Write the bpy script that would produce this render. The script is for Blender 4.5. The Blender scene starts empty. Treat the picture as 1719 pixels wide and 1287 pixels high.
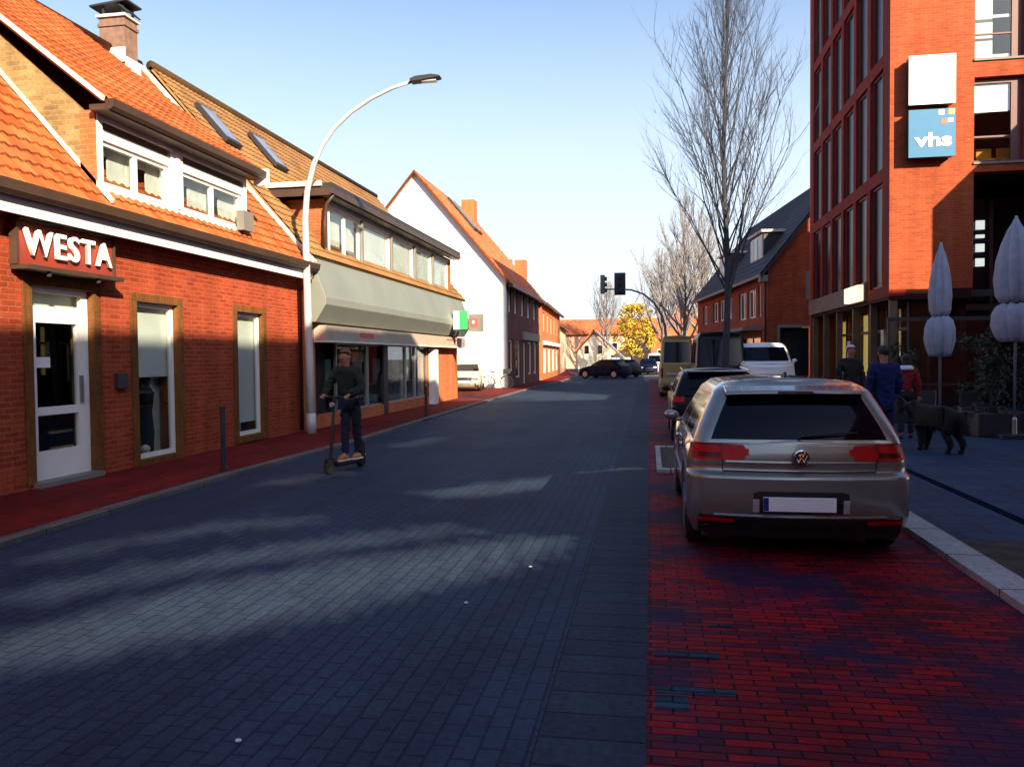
import bpy, bmesh, math, random
import numpy as np
from mathutils import Vector, Matrix, Euler
R = math.radians
random.seed(7)
S = bpy.context.scene
C = S.collection

# ------------------------------------------------------------------ camera
F_PX, CX, CY, EYE = 1350.0, 859.5, 643.5, 1.69
VX, VY, ROLL = (1090 - CX) / F_PX, -(598 - CY) / F_PX, 0.010
yc = Vector((VX, VY, -1)).normalized()
zc = Vector((-ROLL, 1, VY - ROLL * VX)).normalized()
xc = yc.cross(zc)
cam_d = bpy.data.cameras.new('camera')
cam = bpy.data.objects.new('camera', cam_d)
C.objects.link(cam)
cam.matrix_world = Matrix.Translation((0, 0, EYE)) @ Matrix((xc, yc, zc)).to_4x4()
cam_d.sensor_width = 36
cam_d.lens = F_PX / 1719 * 36
cam_d.clip_start = 0.1
cam_d.clip_end = 3000
S.camera = cam

# ------------------------------------------------------------------ sky, sun
EL = math.atan(0.445)
SDX, SDY = -0.617, 0.787                       # the way the light travels on the ground
w = bpy.data.worlds.new('World')
S.world = w
w.use_nodes = True
nt = w.node_tree
sky = nt.nodes.new('ShaderNodeTexSky')
sky.sky_type = 'NISHITA'
sky.sun_disc = False
sky.sun_elevation = EL
sky.sun_rotation = math.atan2(-SDX, -SDY)      # clockwise from +Y
sky.air_density = 1.0
sky.dust_density = 2.0
sky.ozone_density = 4.0
hs = nt.nodes.new('ShaderNodeHueSaturation')
hs.inputs['Saturation'].default_value = 1.0
nt.links.new(sky.outputs[0], hs.inputs['Color'])
# winter haze low over the horizon
tcw = nt.nodes.new('ShaderNodeTexCoord'); sxw = nt.nodes.new('ShaderNodeSeparateXYZ'); nt.links.new(tcw.outputs['Generated'], sxw.inputs[0])
rw_ = nt.nodes.new('ShaderNodeValToRGB'); nt.links.new(sxw.outputs[2], rw_.inputs[0])
rw_.color_ramp.interpolation = 'EASE'
el_ = rw_.color_ramp.elements
el_[0].position = 0.0; el_[0].color = (1, 1, 1, 1); el_[1].position = 0.55; el_[1].color = (0, 0, 0, 1)
mxw = nt.nodes.new('ShaderNodeMix'); mxw.data_type = 'RGBA'
nt.links.new(rw_.outputs[0], mxw.inputs[0]); nt.links.new(hs.outputs[0], mxw.inputs[6]); mxw.inputs[7].default_value = (4.2, 4.7, 5.1, 1)
nt.links.new(mxw.outputs[2], nt.nodes['Background'].inputs[0])
nt.nodes['Background'].inputs[1].default_value = 0.096
sd = bpy.data.lights.new('sun', 'SUN')
sd.energy = 5.0
sd.angle = R(0.5)
sd.color = (1.0, 0.80, 0.54)
sun = bpy.data.objects.new('sun', sd)
C.objects.link(sun)
sun.rotation_euler = Vector((SDX, SDY, -0.445)).to_track_quat('-Z', 'Y').to_euler()
sun.location = (60, -60, 60)
S.view_settings.view_transform = 'Standard'
S.view_settings.look = 'None'
S.view_settings.exposure = 1.35
S.view_settings.gamma = 1.0
S.cycles.max_bounces = 6
S.cycles.transparent_max_bounces = 12
S.cycles.caustics_reflective = False
S.cycles.caustics_refractive = False
S.cycles.sample_clamp_indirect = 5

# ------------------------------------------------------------------ materials
def new_mat(name):
    m = bpy.data.materials.new(name)
    m.use_nodes = True
    n = m.node_tree
    return m, n, n.nodes['Principled BSDF']

def N(n, t, **kw):
    x = n.nodes.new('ShaderNode' + t)
    for k, v in kw.items():
        setattr(x, k, v)
    return x

def noise(n, scale, detail=3, vec=None, rough=0.6):
    t = N(n, 'TexNoise')
    t.inputs['Scale'].default_value = scale
    t.inputs['Detail'].default_value = detail
    t.inputs['Roughness'].default_value = rough
    if vec: n.links.new(vec, t.inputs['Vector'])
    return t

def ramp(n, fac, stops):
    r = N(n, 'ValToRGB')
    e = r.color_ramp.elements
    while len(e) < len(stops): e.new(0.5)
    for i, (p, c) in enumerate(stops):
        e[i].position = p
        e[i].color = (c[0], c[1], c[2], 1) if hasattr(c, '__len__') else (c, c, c, 1)
    n.links.new(fac, r.inputs[0])
    return r

def mixc(n, fac, a, b, mode='MIX'):
    m = N(n, 'Mix', data_type='RGBA', blend_type=mode)
    for s, v in ((m.inputs[0], fac), (m.inputs[6], a), (m.inputs[7], b)):
        if isinstance(v, bpy.types.NodeSocket): n.links.new(v, s)
        elif hasattr(v, '__len__'): s.default_value = (v[0], v[1], v[2], 1)
        else: s.default_value = v
    return m.outputs[2]

def bump(n, b, h, strength=0.3, dist=0.01):
    bp = N(n, 'Bump')
    bp.inputs['Strength'].default_value = strength
    bp.inputs['Distance'].default_value = dist
    n.links.new(h, bp.inputs['Height'])
    n.links.new(bp.outputs[0], b.inputs['Normal'])

def wall_uv(n):
    """(along the wall, height) in metres, from object coordinates and the face's own direction"""
    tc = N(n, 'TexCoord')
    s = N(n, 'SeparateXYZ'); n.links.new(tc.outputs['Object'], s.inputs[0])
    q = N(n, 'SeparateXYZ'); n.links.new(tc.outputs['Normal'], q.inputs[0])
    ax = N(n, 'Math', operation='ABSOLUTE'); n.links.new(q.outputs[0], ax.inputs[0])
    g = N(n, 'Math', operation='GREATER_THAN'); n.links.new(ax.outputs[0], g.inputs[0]); g.inputs[1].default_value = 0.6
    mx = N(n, 'Mix', data_type='FLOAT')
    n.links.new(g.outputs[0], mx.inputs[0]); n.links.new(s.outputs[0], mx.inputs[2]); n.links.new(s.outputs[1], mx.inputs[3])
    c = N(n, 'CombineXYZ')
    n.links.new(mx.outputs[0], c.inputs[0]); n.links.new(s.outputs[2], c.inputs[1])
    return c.outputs[0], tc.outputs['Object']

def plain(name, col, rough=0.6, metal=0.0, var=0.15, scale=3.0, bmp=0.0, spec=None, coat=0):
    m, n, b = new_mat(name)
    tc = N(n, 'TexCoord')
    t = noise(n, scale, 4, tc.outputs['Object'])
    lo = [c * (1 - var) for c in col]; hi = [min(1, c * (1 + var)) for c in col]
    r = ramp(n, t.outputs[0], [(0.3, lo), (0.7, hi)])
    n.links.new(r.outputs[0], b.inputs['Base Color'])
    b.inputs['Roughness'].default_value = rough
    b.inputs['Metallic'].default_value = metal
    if coat: b.inputs['Coat Weight'].default_value = coat; b.inputs['Coat Roughness'].default_value = 0.04
    if spec is not None: b.inputs['Specular IOR Level'].default_value = spec
    if bmp:
        t2 = noise(n, scale * 14, 5, tc.outputs['Object'])
        bump(n, b, t2.outputs[0], bmp, 0.01)
    return m

def brick(name, c1, c2, mortar, bw=0.24, bh=0.075, ms=0.010, ground=False, rot=0, var=0.35, rough=0.85, offset=0.5, patch=None, bs=0.5):
    m, n, b = new_mat(name)
    b.inputs['Specular IOR Level'].default_value = 0.10 if ground else 0.2
    uv, ob = wall_uv(n)
    if ground:
        mp = N(n, 'Mapping'); mp.inputs['Rotation'].default_value = (0, 0, rot)
        n.links.new(ob, mp.inputs[0]); uv = mp.outputs[0]
    # the courses wander a little
    t = N(n, 'TexBrick', offset=offset)
    t.inputs['Scale'].default_value = 1.0
    t.inputs['Brick Width'].default_value = bw
    t.inputs['Row Height'].default_value = bh
    t.inputs['Mortar Size'].default_value = ms
    t.inputs['Mortar Smooth'].default_value = 0.3
    t.inputs['Bias'].default_value = 0.0
    t.inputs['Color1'].default_value = (*c1, 1); t.inputs['Color2'].default_value = (*c2, 1); t.inputs['Mortar'].default_value = (*mortar, 1)
    n.links.new(uv, t.inputs['Vector'])
    big = noise(n, 0.5, 4, ob)
    r1 = ramp(n, big.outputs[0], [(0.3, 1 - var), (0.7, 1 + var)])
    col = mixc(n, 1.0, t.outputs['Color'], r1.outputs[0], 'MULTIPLY')
    fine = noise(n, 25, 4, ob)
    r2 = ramp(n, fine.outputs[0], [(0.25, 0.75), (0.75, 1.25)])
    col = mixc(n, 1.0, col, r2.outputs[0], 'MULTIPLY')
    mpw = N(n, 'Mapping'); n.links.new(ob, mpw.inputs[0])
    mpw.inputs['Scale'].default_value = (1.4, 0.07, 1) if ground else (2.2, 2.2, 0.22)
    wz = noise(n, 1.0, 4, mpw.outputs[0])
    rz_ = ramp(n, wz.outputs[0], [(0.32, 0.72), (0.62, 1.12)])
    col = mixc(n, 0.8, col, rz_.outputs[0], 'MULTIPLY')
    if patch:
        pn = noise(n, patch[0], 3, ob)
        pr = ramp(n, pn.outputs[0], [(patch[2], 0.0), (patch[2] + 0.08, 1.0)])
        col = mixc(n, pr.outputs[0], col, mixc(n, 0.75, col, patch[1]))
    n.links.new(col, b.inputs['Base Color'])
    b.inputs['Roughness'].default_value = rough
    h = N(n, 'Math', operation='MULTIPLY_ADD'); n.links.new(t.outputs['Fac'], h.inputs[0]); h.inputs[1].default_value = -1.0; n.links.new(fine.outputs[0], h.inputs[2])
    bump(n, b, h.outputs[0], bs, 0.008)
    return m

def tiles_mat(name, c1, c2, rough=0.7, lich=(0.30, 0.22, 0.08)):
    m, n, b = new_mat(name)
    b.inputs['Specular IOR Level'].default_value = 0.12
    tc = N(n, 'TexCoord')
    sc = N(n, 'Vector' + 'Math', operation='DIVIDE'); n.links.new(tc.outputs['UV'], sc.inputs[0]); sc.inputs[1].default_value = (0.19, 0.27, 1)
    fl = N(n, 'VectorMath', operation='FLOOR'); n.links.new(sc.outputs[0], fl.inputs[0])
    wn = N(n, 'TexWhiteNoise', noise_dimensions='2D'); n.links.new(fl.outputs[0], wn.inputs['Vector'])
    col = ramp(n, wn.outputs['Value'], [(0.0, c1), (1.0, c2)]).outputs[0]
    g = noise(n, 1.1, 5, tc.outputs['Object'])
    gr = ramp(n, g.outputs[0], [(0.5, 0.0), (0.75, 0.7)])
    col = mixc(n, gr.outputs[0], col, lich)
    g2 = noise(n, 0.45, 6, tc.outputs['Object'], 0.75)
    gr2 = ramp(n, g2.outputs[0], [(0.48, 0.0), (0.72, 0.55)])
    col = mixc(n, gr2.outputs[0], col, (0.09, 0.05, 0.03))
    # dark overlap line of each course and of each pan
    fr = N(n, 'VectorMath', operation='FRACTION'); n.links.new(sc.outputs[0], fr.inputs[0])
    sp = N(n, 'SeparateXYZ'); n.links.new(fr.outputs[0], sp.inputs[0])
    r = ramp(n, sp.outputs[1], [(0.0, 0.25), (0.10, 1.0)])
    r3 = ramp(n, sp.outputs[0], [(0.0, 0.45), (0.16, 1.0)])
    col = mixc(n, 0.9, col, r.outputs[0], 'MULTIPLY')
    col = mixc(n, 0.7, col, r3.outputs[0], 'MULTIPLY')
    n.links.new(col, b.inputs['Base Color'])
    b.inputs['Roughness'].default_value = rough
    f = noise(n, 40, 3, tc.outputs['Object'])
    bump(n, b, f.outputs[0], 0.3, 0.01)
    return m

def glass_mat(name, tint=(0.86, 0.9, 0.9), f0=0.06, rough=0.01):
    """thin glazing, the same from both sides: Schlick reflection over clear transmission"""
    m, n, b = new_mat(name)
    n.nodes.remove(b)
    ge = N(n, 'NewGeometry')
    dt = N(n, 'VectorMath', operation='DOT_PRODUCT'); n.links.new(ge.outputs['Normal'], dt.inputs[0]); n.links.new(ge.outputs['Incoming'], dt.inputs[1])
    ab = N(n, 'Math', operation='ABSOLUTE'); n.links.new(dt.outputs['Value'], ab.inputs[0])
    om = N(n, 'Math', operation='SUBTRACT'); om.inputs[0].default_value = 1.0; n.links.new(ab.outputs[0], om.inputs[1])
    pw = N(n, 'Math', operation='POWER'); n.links.new(om.outputs[0], pw.inputs[0]); pw.inputs[1].default_value = 5.0
    ma = N(n, 'Math', operation='MULTIPLY_ADD'); n.links.new(pw.outputs[0], ma.inputs[0]); ma.inputs[1].default_value = 1 - f0; ma.inputs[2].default_value = f0
    tr = N(n, 'BsdfTransparent'); tr.inputs[0].default_value = (*tint, 1)
    gl = N(n, 'BsdfGlossy'); gl.inputs['Roughness'].default_value = rough
    mx = N(n, 'MixShader')
    n.links.new(ma.outputs[0], mx.inputs[0]); n.links.new(tr.outputs[0], mx.inputs[1]); n.links.new(gl.outputs[0], mx.inputs[2])
    n.links.new(mx.outputs[0], n.nodes['Material Output'].inputs[0])
    return m

def emit(name, col, s):
    m, n, b = new_mat(name)
    b.inputs['Base Color'].default_value = (*col, 1)
    b.inputs['Emission Color'].default_value = (*col, 1)
    b.inputs['Emission Strength'].default_value = s
    return m

M = {}
M['brick_red'] = brick('red_brick', (0.37, 0.062, 0.024), (0.25, 0.034, 0.014), (0.32, 0.09, 0.045), ms=0.012, var=0.12)
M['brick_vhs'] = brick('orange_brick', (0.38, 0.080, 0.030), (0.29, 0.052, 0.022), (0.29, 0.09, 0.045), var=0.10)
M['brick_shade'] = brick('shaded_brick', (0.26, 0.022, 0.014), (0.20, 0.016, 0.011), (0.16, 0.025, 0.018), var=0.12)  # darker copy of the orange brick, with the shade put into its colour
M['brick_yellow'] = brick('yellow_brick', (0.36, 0.24, 0.10), (0.20, 0.13, 0.055), (0.28, 0.22, 0.13), var=0.25)
M['brick_brown'] = brick('brown_brick', (0.40, 0.13, 0.045), (0.30, 0.09, 0.035), (0.3, 0.16, 0.08))
M['brick_purple'] = brick('purple_brown_brick', (0.20, 0.055, 0.045), (0.14, 0.04, 0.035), (0.16, 0.09, 0.08))
M['brick_orange'] = brick('far_orange_brick', (0.60, 0.16, 0.05), (0.48, 0.12, 0.04), (0.4, 0.18, 0.1), var=0.1)
M['surround'] = brick('brown_clinker', (0.20, 0.075, 0.018), (0.14, 0.050, 0.012), (0.12, 0.06, 0.025), bw=0.075, bh=0.24, offset=0, var=0.15)
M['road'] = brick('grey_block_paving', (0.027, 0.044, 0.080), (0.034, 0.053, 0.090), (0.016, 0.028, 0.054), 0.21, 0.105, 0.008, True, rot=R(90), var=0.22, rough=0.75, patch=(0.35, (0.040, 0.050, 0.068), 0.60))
M['gutter'] = brick('grey_gutter_slabs', (0.036, 0.052, 0.078), (0.029, 0.043, 0.066), (0.013, 0.020, 0.034), 0.50, 0.25, 0.008, True, var=0.12, offset=0, rough=0.8)
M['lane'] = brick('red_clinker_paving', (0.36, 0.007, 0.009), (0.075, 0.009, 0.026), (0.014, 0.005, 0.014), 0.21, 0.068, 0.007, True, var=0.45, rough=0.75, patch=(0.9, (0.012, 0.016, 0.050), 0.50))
M['inlay'] = brick('slate_blue_clinker', (0.025, 0.070, 0.11), (0.015, 0.035, 0.07), (0.01, 0.012, 0.02), 0.21, 0.068, 0.007, True, var=0.4)
M['walk'] = brick('red_pavement_bricks', (0.20, 0.012, 0.011), (0.13, 0.010, 0.010), (0.07, 0.014, 0.014), 0.21, 0.105, 0.007, True, rot=R(90), var=0.25, rough=0.8)
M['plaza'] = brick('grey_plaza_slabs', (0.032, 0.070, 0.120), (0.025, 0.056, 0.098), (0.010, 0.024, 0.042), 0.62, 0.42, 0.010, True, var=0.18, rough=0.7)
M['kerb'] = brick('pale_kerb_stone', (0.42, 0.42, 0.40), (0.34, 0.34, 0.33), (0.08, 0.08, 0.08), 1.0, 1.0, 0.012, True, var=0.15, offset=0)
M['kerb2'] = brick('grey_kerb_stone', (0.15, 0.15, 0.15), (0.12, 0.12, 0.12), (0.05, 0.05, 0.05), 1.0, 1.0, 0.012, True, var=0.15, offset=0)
M['dark_slot'] = plain('dark_drain_slot', (0.010, 0.016, 0.030), 1.0, var=0.3, spec=0.0)
M['soil'] = plain('bed_soil', (0.055, 0.04, 0.03), 0.95, var=0.6, scale=6, bmp=1.0)
M['earth'] = plain('far_ground', (0.12, 0.11, 0.10), 0.9, var=0.3, scale=0.3)
M['tile_red'] = tiles_mat('orange_roof_tiles', (0.33, 0.072, 0.022), (0.52, 0.145, 0.045))
M['tile_brown'] = tiles_mat('tan_roof_tiles', (0.24, 0.125, 0.055), (0.33, 0.175, 0.075), lich=(0.30, 0.22, 0.08))
M['tile_far'] = tiles_mat('far_red_roof_tiles', (0.55, 0.12, 0.04), (0.70, 0.20, 0.08), lich=(0.45, 0.25, 0.15))
M['tile_dark'] = tiles_mat('dark_roof_tiles', (0.018, 0.022, 0.035), (0.032, 0.036, 0.05), 0.5, (0.04, 0.04, 0.05))
M['tile_grey'] = tiles_mat('grey_roof_tiles', (0.22, 0.25, 0.30), (0.3, 0.32, 0.36), 0.6, (0.2, 0.2, 0.2))
M['white'] = plain('white_paint', (0.80, 0.79, 0.76), 0.5, var=0.05, scale=1.5)
M['render_white'] = plain('white_render', (0.80, 0.79, 0.76), 0.9, var=0.06, scale=0.7, bmp=0.15)
M['mortar'] = plain('verge_mortar', (0.60, 0.56, 0.50), 0.9, var=0.25, scale=5, bmp=0.4)
M['cream'] = plain('cream_render', (0.72, 0.70, 0.56), 0.9, var=0.08)
M['peach'] = plain('peach_render', (0.72, 0.42, 0.28), 0.9, var=0.08)
M['brown_gutter'] = plain('dark_brown_gutter', (0.060, 0.035, 0.025), 0.45, var=0.2)
M['black'] = plain('black_plastic', (0.010, 0.010, 0.012), 0.55, var=0.2)
M['rubber'] = plain('tyre_rubber', (0.014, 0.014, 0.015), 0.85, var=0.2)
M['dark'] = plain('dark_interior', (0.010, 0.010, 0.012), 0.9, var=0.4, scale=1.2)
M['dim'] = plain('dim_interior', (0.05, 0.045, 0.04), 0.9, var=0.7, scale=1.6)
M['navy'] = plain('navy_housing', (0.008, 0.012, 0.030), 0.6, var=0.1)
M['alu'] = plain('brushed_metal', (0.50, 0.50, 0.50), 0.35, 0.8, var=0.08)
M['rim'] = plain('wheel_rim_metal', (0.30, 0.30, 0.31), 0.35, 0.8, var=0.1)
M['pole'] = plain('galvanised_pole', (0.52, 0.54, 0.54), 0.55, 0.15, var=0.10, scale=2)
M['pole_dark'] = plain('dark_grey_pole', (0.10, 0.10, 0.11), 0.5, 0.3)
M['metal_dark'] = plain('anthracite_metal', (0.035, 0.035, 0.042), 0.5, 0.2)
M['canopy'] = plain('grey_canopy_cladding', (0.19, 0.215, 0.20), 0.55, 0.0, var=0.10, scale=0.8)
M['stone_brown'] = plain('brown_chimney_brick', (0.20, 0.12, 0.09), 0.9, var=0.3, scale=6, bmp=0.3)
M['glass'] = glass_mat('window_glass')
M['glass_dark'] = plain('dark_window_glass', (0.010, 0.013, 0.020), 0.04, var=0.2, spec=0.6)
M['sky_pane'] = plain('sky_toned_skylight_glass', (0.20, 0.23, 0.30), 0.1, var=0.2, spec=0.8)  # sky reflection put into the pane's pale grey-blue base colour
M['glass_car'] = plain('tinted_car_glass', (0.002, 0.003, 0.009), 0.05, var=0.1, spec=0.22)
M['glass_maroon'] = plain('maroon_tinted_glass', (0.022, 0.006, 0.008), 0.25, var=0.4, scale=0.7, spec=0.12)
M['maroon'] = plain('maroon_window_metal', (0.10, 0.032, 0.034), 0.5, var=0.1)
M['brick_deep_shade'] = brick('deep_shaded_brick', (0.05, 0.008, 0.008), (0.035, 0.006, 0.006), (0.03, 0.01, 0.01))  # near-black brick copy; the recess and ground floor shade is in its colour
M['curtain'] = plain('white_curtain', (0.78, 0.78, 0.74), 0.9, var=0.12, scale=4)
M['blind'] = plain('pale_window_blind', (0.86, 0.87, 0.82), 0.8, var=0.1, scale=1)
M['teal'] = plain('teal_display', (0.16, 0.34, 0.36), 0.6, var=0.2)
M['silver'] = plain('warm_silver_paint', (0.31, 0.295, 0.26), 0.27, 0.6, var=0.03, coat=1)
M['carblack'] = plain('black_car_paint', (0.006, 0.006, 0.009), 0.3, 0.0, var=0.05, spec=0.2)
M['carnavy'] = plain('navy_car_paint', (0.005, 0.008, 0.026), 0.6, 0.0, var=0.05, spec=0.1)
M['carwhite'] = plain('white_car_paint', (0.72, 0.74, 0.78), 0.25, 0.0, var=0.03, coat=1)
M['carsilver'] = plain('pale_gold_silver_paint', (0.55, 0.54, 0.40), 0.28, 0.4, var=0.04, coat=1)
M['cartan'] = plain('ochre_van_paint', (0.26, 0.175, 0.06), 0.5, 0.0, var=0.06, coat=0.3)
M['chrome'] = plain('chrome', (0.6, 0.6, 0.6), 0.12, 1.0, var=0.02)
M['lamp_red'] = plain('red_lamp_lens', (0.50, 0.003, 0.006), 0.35, var=0.25, scale=12, spec=0.25)
M['lamp_dark'] = plain('dark_red_lens', (0.09, 0.002, 0.004), 0.3, var=0.2, scale=12, spec=0.3)
M['lamp_clear'] = plain('clear_lamp_lens', (0.5, 0.5, 0.5), 0.1, 0.2, var=0.1, coat=1)
M['plate'] = plain('number_plate_white', (0.95, 0.95, 0.95), 0.4, var=0.01)
M['plate_blue'] = plain('plate_blue_band', (0.01, 0.03, 0.22), 0.4, var=0.01)
M['skin'] = plain('skin', (0.42, 0.18, 0.13), 0.6, var=0.08, scale=8)
M['hair_white'] = plain('white_hair', (0.62, 0.55, 0.52), 0.8, var=0.15, scale=30)
M['hair_dark'] = plain('dark_hair', (0.020, 0.014, 0.012), 0.7, var=0.3, scale=30)
M['hair_red'] = plain('reddish_brown_hair', (0.20, 0.05, 0.025), 0.7, var=0.3, scale=30)
M['cloth_black'] = plain('black_cloth', (0.012, 0.013, 0.014), 0.9, var=0.3, scale=8, bmp=0.3)
M['cloth_green'] = plain('dark_green_cloth', (0.012, 0.020, 0.014), 0.9, var=0.3, scale=8, bmp=0.3)
M['cloth_blue'] = plain('blue_quilted_cloth', (0.004, 0.014, 0.09), 0.9, var=0.2, scale=8, bmp=0.3)
M['cloth_red'] = plain('red_jacket_cloth', (0.22, 0.008, 0.012), 0.85, var=0.25, scale=8, bmp=0.3)
M['cloth_jeans'] = plain('dark_denim', (0.009, 0.014, 0.032), 0.9, var=0.3, scale=8, bmp=0.3)
M['cloth_white'] = plain('white_wool', (0.75, 0.76, 0.82), 0.9, var=0.1, scale=8)
M['shoe_orange'] = plain('orange_shoe', (0.60, 0.24, 0.03), 0.6)
M['shoe_white'] = plain('white_sole', (0.75, 0.75, 0.78), 0.6)
M['fur'] = plain('black_fur', (0.008, 0.008, 0.009), 0.85, var=0.3, scale=20, bmp=0.6)
M['bark'] = plain('grey_bark', (0.040, 0.042, 0.055), 0.9, var=0.3, scale=9, bmp=0.6)
M['twig'] = plain('blue_grey_twigs', (0.045, 0.058, 0.095), 0.9, var=0.25, scale=4)
M['twig_pale'] = plain('pale_grey_twigs', (0.19, 0.18, 0.185), 0.9, var=0.3, scale=1)
M['leaf_yellow'] = plain('yellow_leaves', (0.46, 0.34, 0.03), 0.8, var=0.4, scale=1.2)
M['leaf_dark'] = plain('dark_evergreen_leaves', (0.030, 0.050, 0.028), 0.6, var=0.5, scale=6)
M['canvas'] = plain('pale_blue_canvas', (0.33, 0.38, 0.48), 0.85, var=0.12, scale=7, bmp=0.2)
M['sign_white'] = plain('white_sign_face', (0.93, 0.93, 0.92), 0.5, var=0.02)
M['sign_blue'] = plain('blue_sign_face', (0.020, 0.155, 0.33), 0.6, var=0.04)
M['sign_side'] = plain('dark_sign_side', (0.035, 0.035, 0.04), 0.5)
M['sign_red'] = plain('red_brown_sign_board', (0.24, 0.035, 0.020), 0.6, var=0.2, scale=2)
M['sign_green'] = plain('green_sign', (0.03, 0.42, 0.12), 0.5, var=0.1)
M['sign_pink'] = plain('pink_red_sign', (0.62, 0.10, 0.10), 0.5, var=0.1)
M['yellow'] = plain('yellow_mark', (0.80, 0.70, 0.10), 0.5)
M['orange_chair'] = plain('orange_chair_fabric', (0.75, 0.30, 0.02), 0.7)
M['wood_tan'] = plain('tan_column', (0.13, 0.085, 0.05), 0.85, var=0.15)
M['grey_panel'] = plain('grey_panel', (0.19, 0.18, 0.165), 0.7, var=0.1)
M['fascia_shop'] = plain('pale_shop_fascia', (0.42, 0.36, 0.30), 0.6, var=0.1)
M['paper'] = plain('white_paper', (0.8, 0.8, 0.82), 0.8, var=0.03)
M['lit_box'] = emit('lit_cream_box', (0.95, 0.85, 0.50), 0.55)
M['lit_white'] = emit('lit_white_plate', (0.8, 0.85, 0.8), 0.35)
M['lit_warm'] = emit('lit_warm_interior', (0.90, 0.60, 0.16), 0.35)

# ------------------------------------------------------------------ mesh helpers
ORG = {}

def tag(o, label=None, cat=None, group=None, kind=None):
    if label: o['label'] = label
    if cat: o['category'] = cat
    if group: o['group'] = group
    if kind: o['kind'] = kind
    return o

def thing(name, label, cat, loc=(0, 0, 0), rz=0, group=None):
    o = bpy.data.objects.new(name, None)
    C.objects.link(o)
    o.location = loc
    o.rotation_euler = (0, 0, rz)
    o.empty_display_size = 0.2
    ORG[o.name] = Vector(loc)
    return tag(o, label, cat, group)

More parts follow.
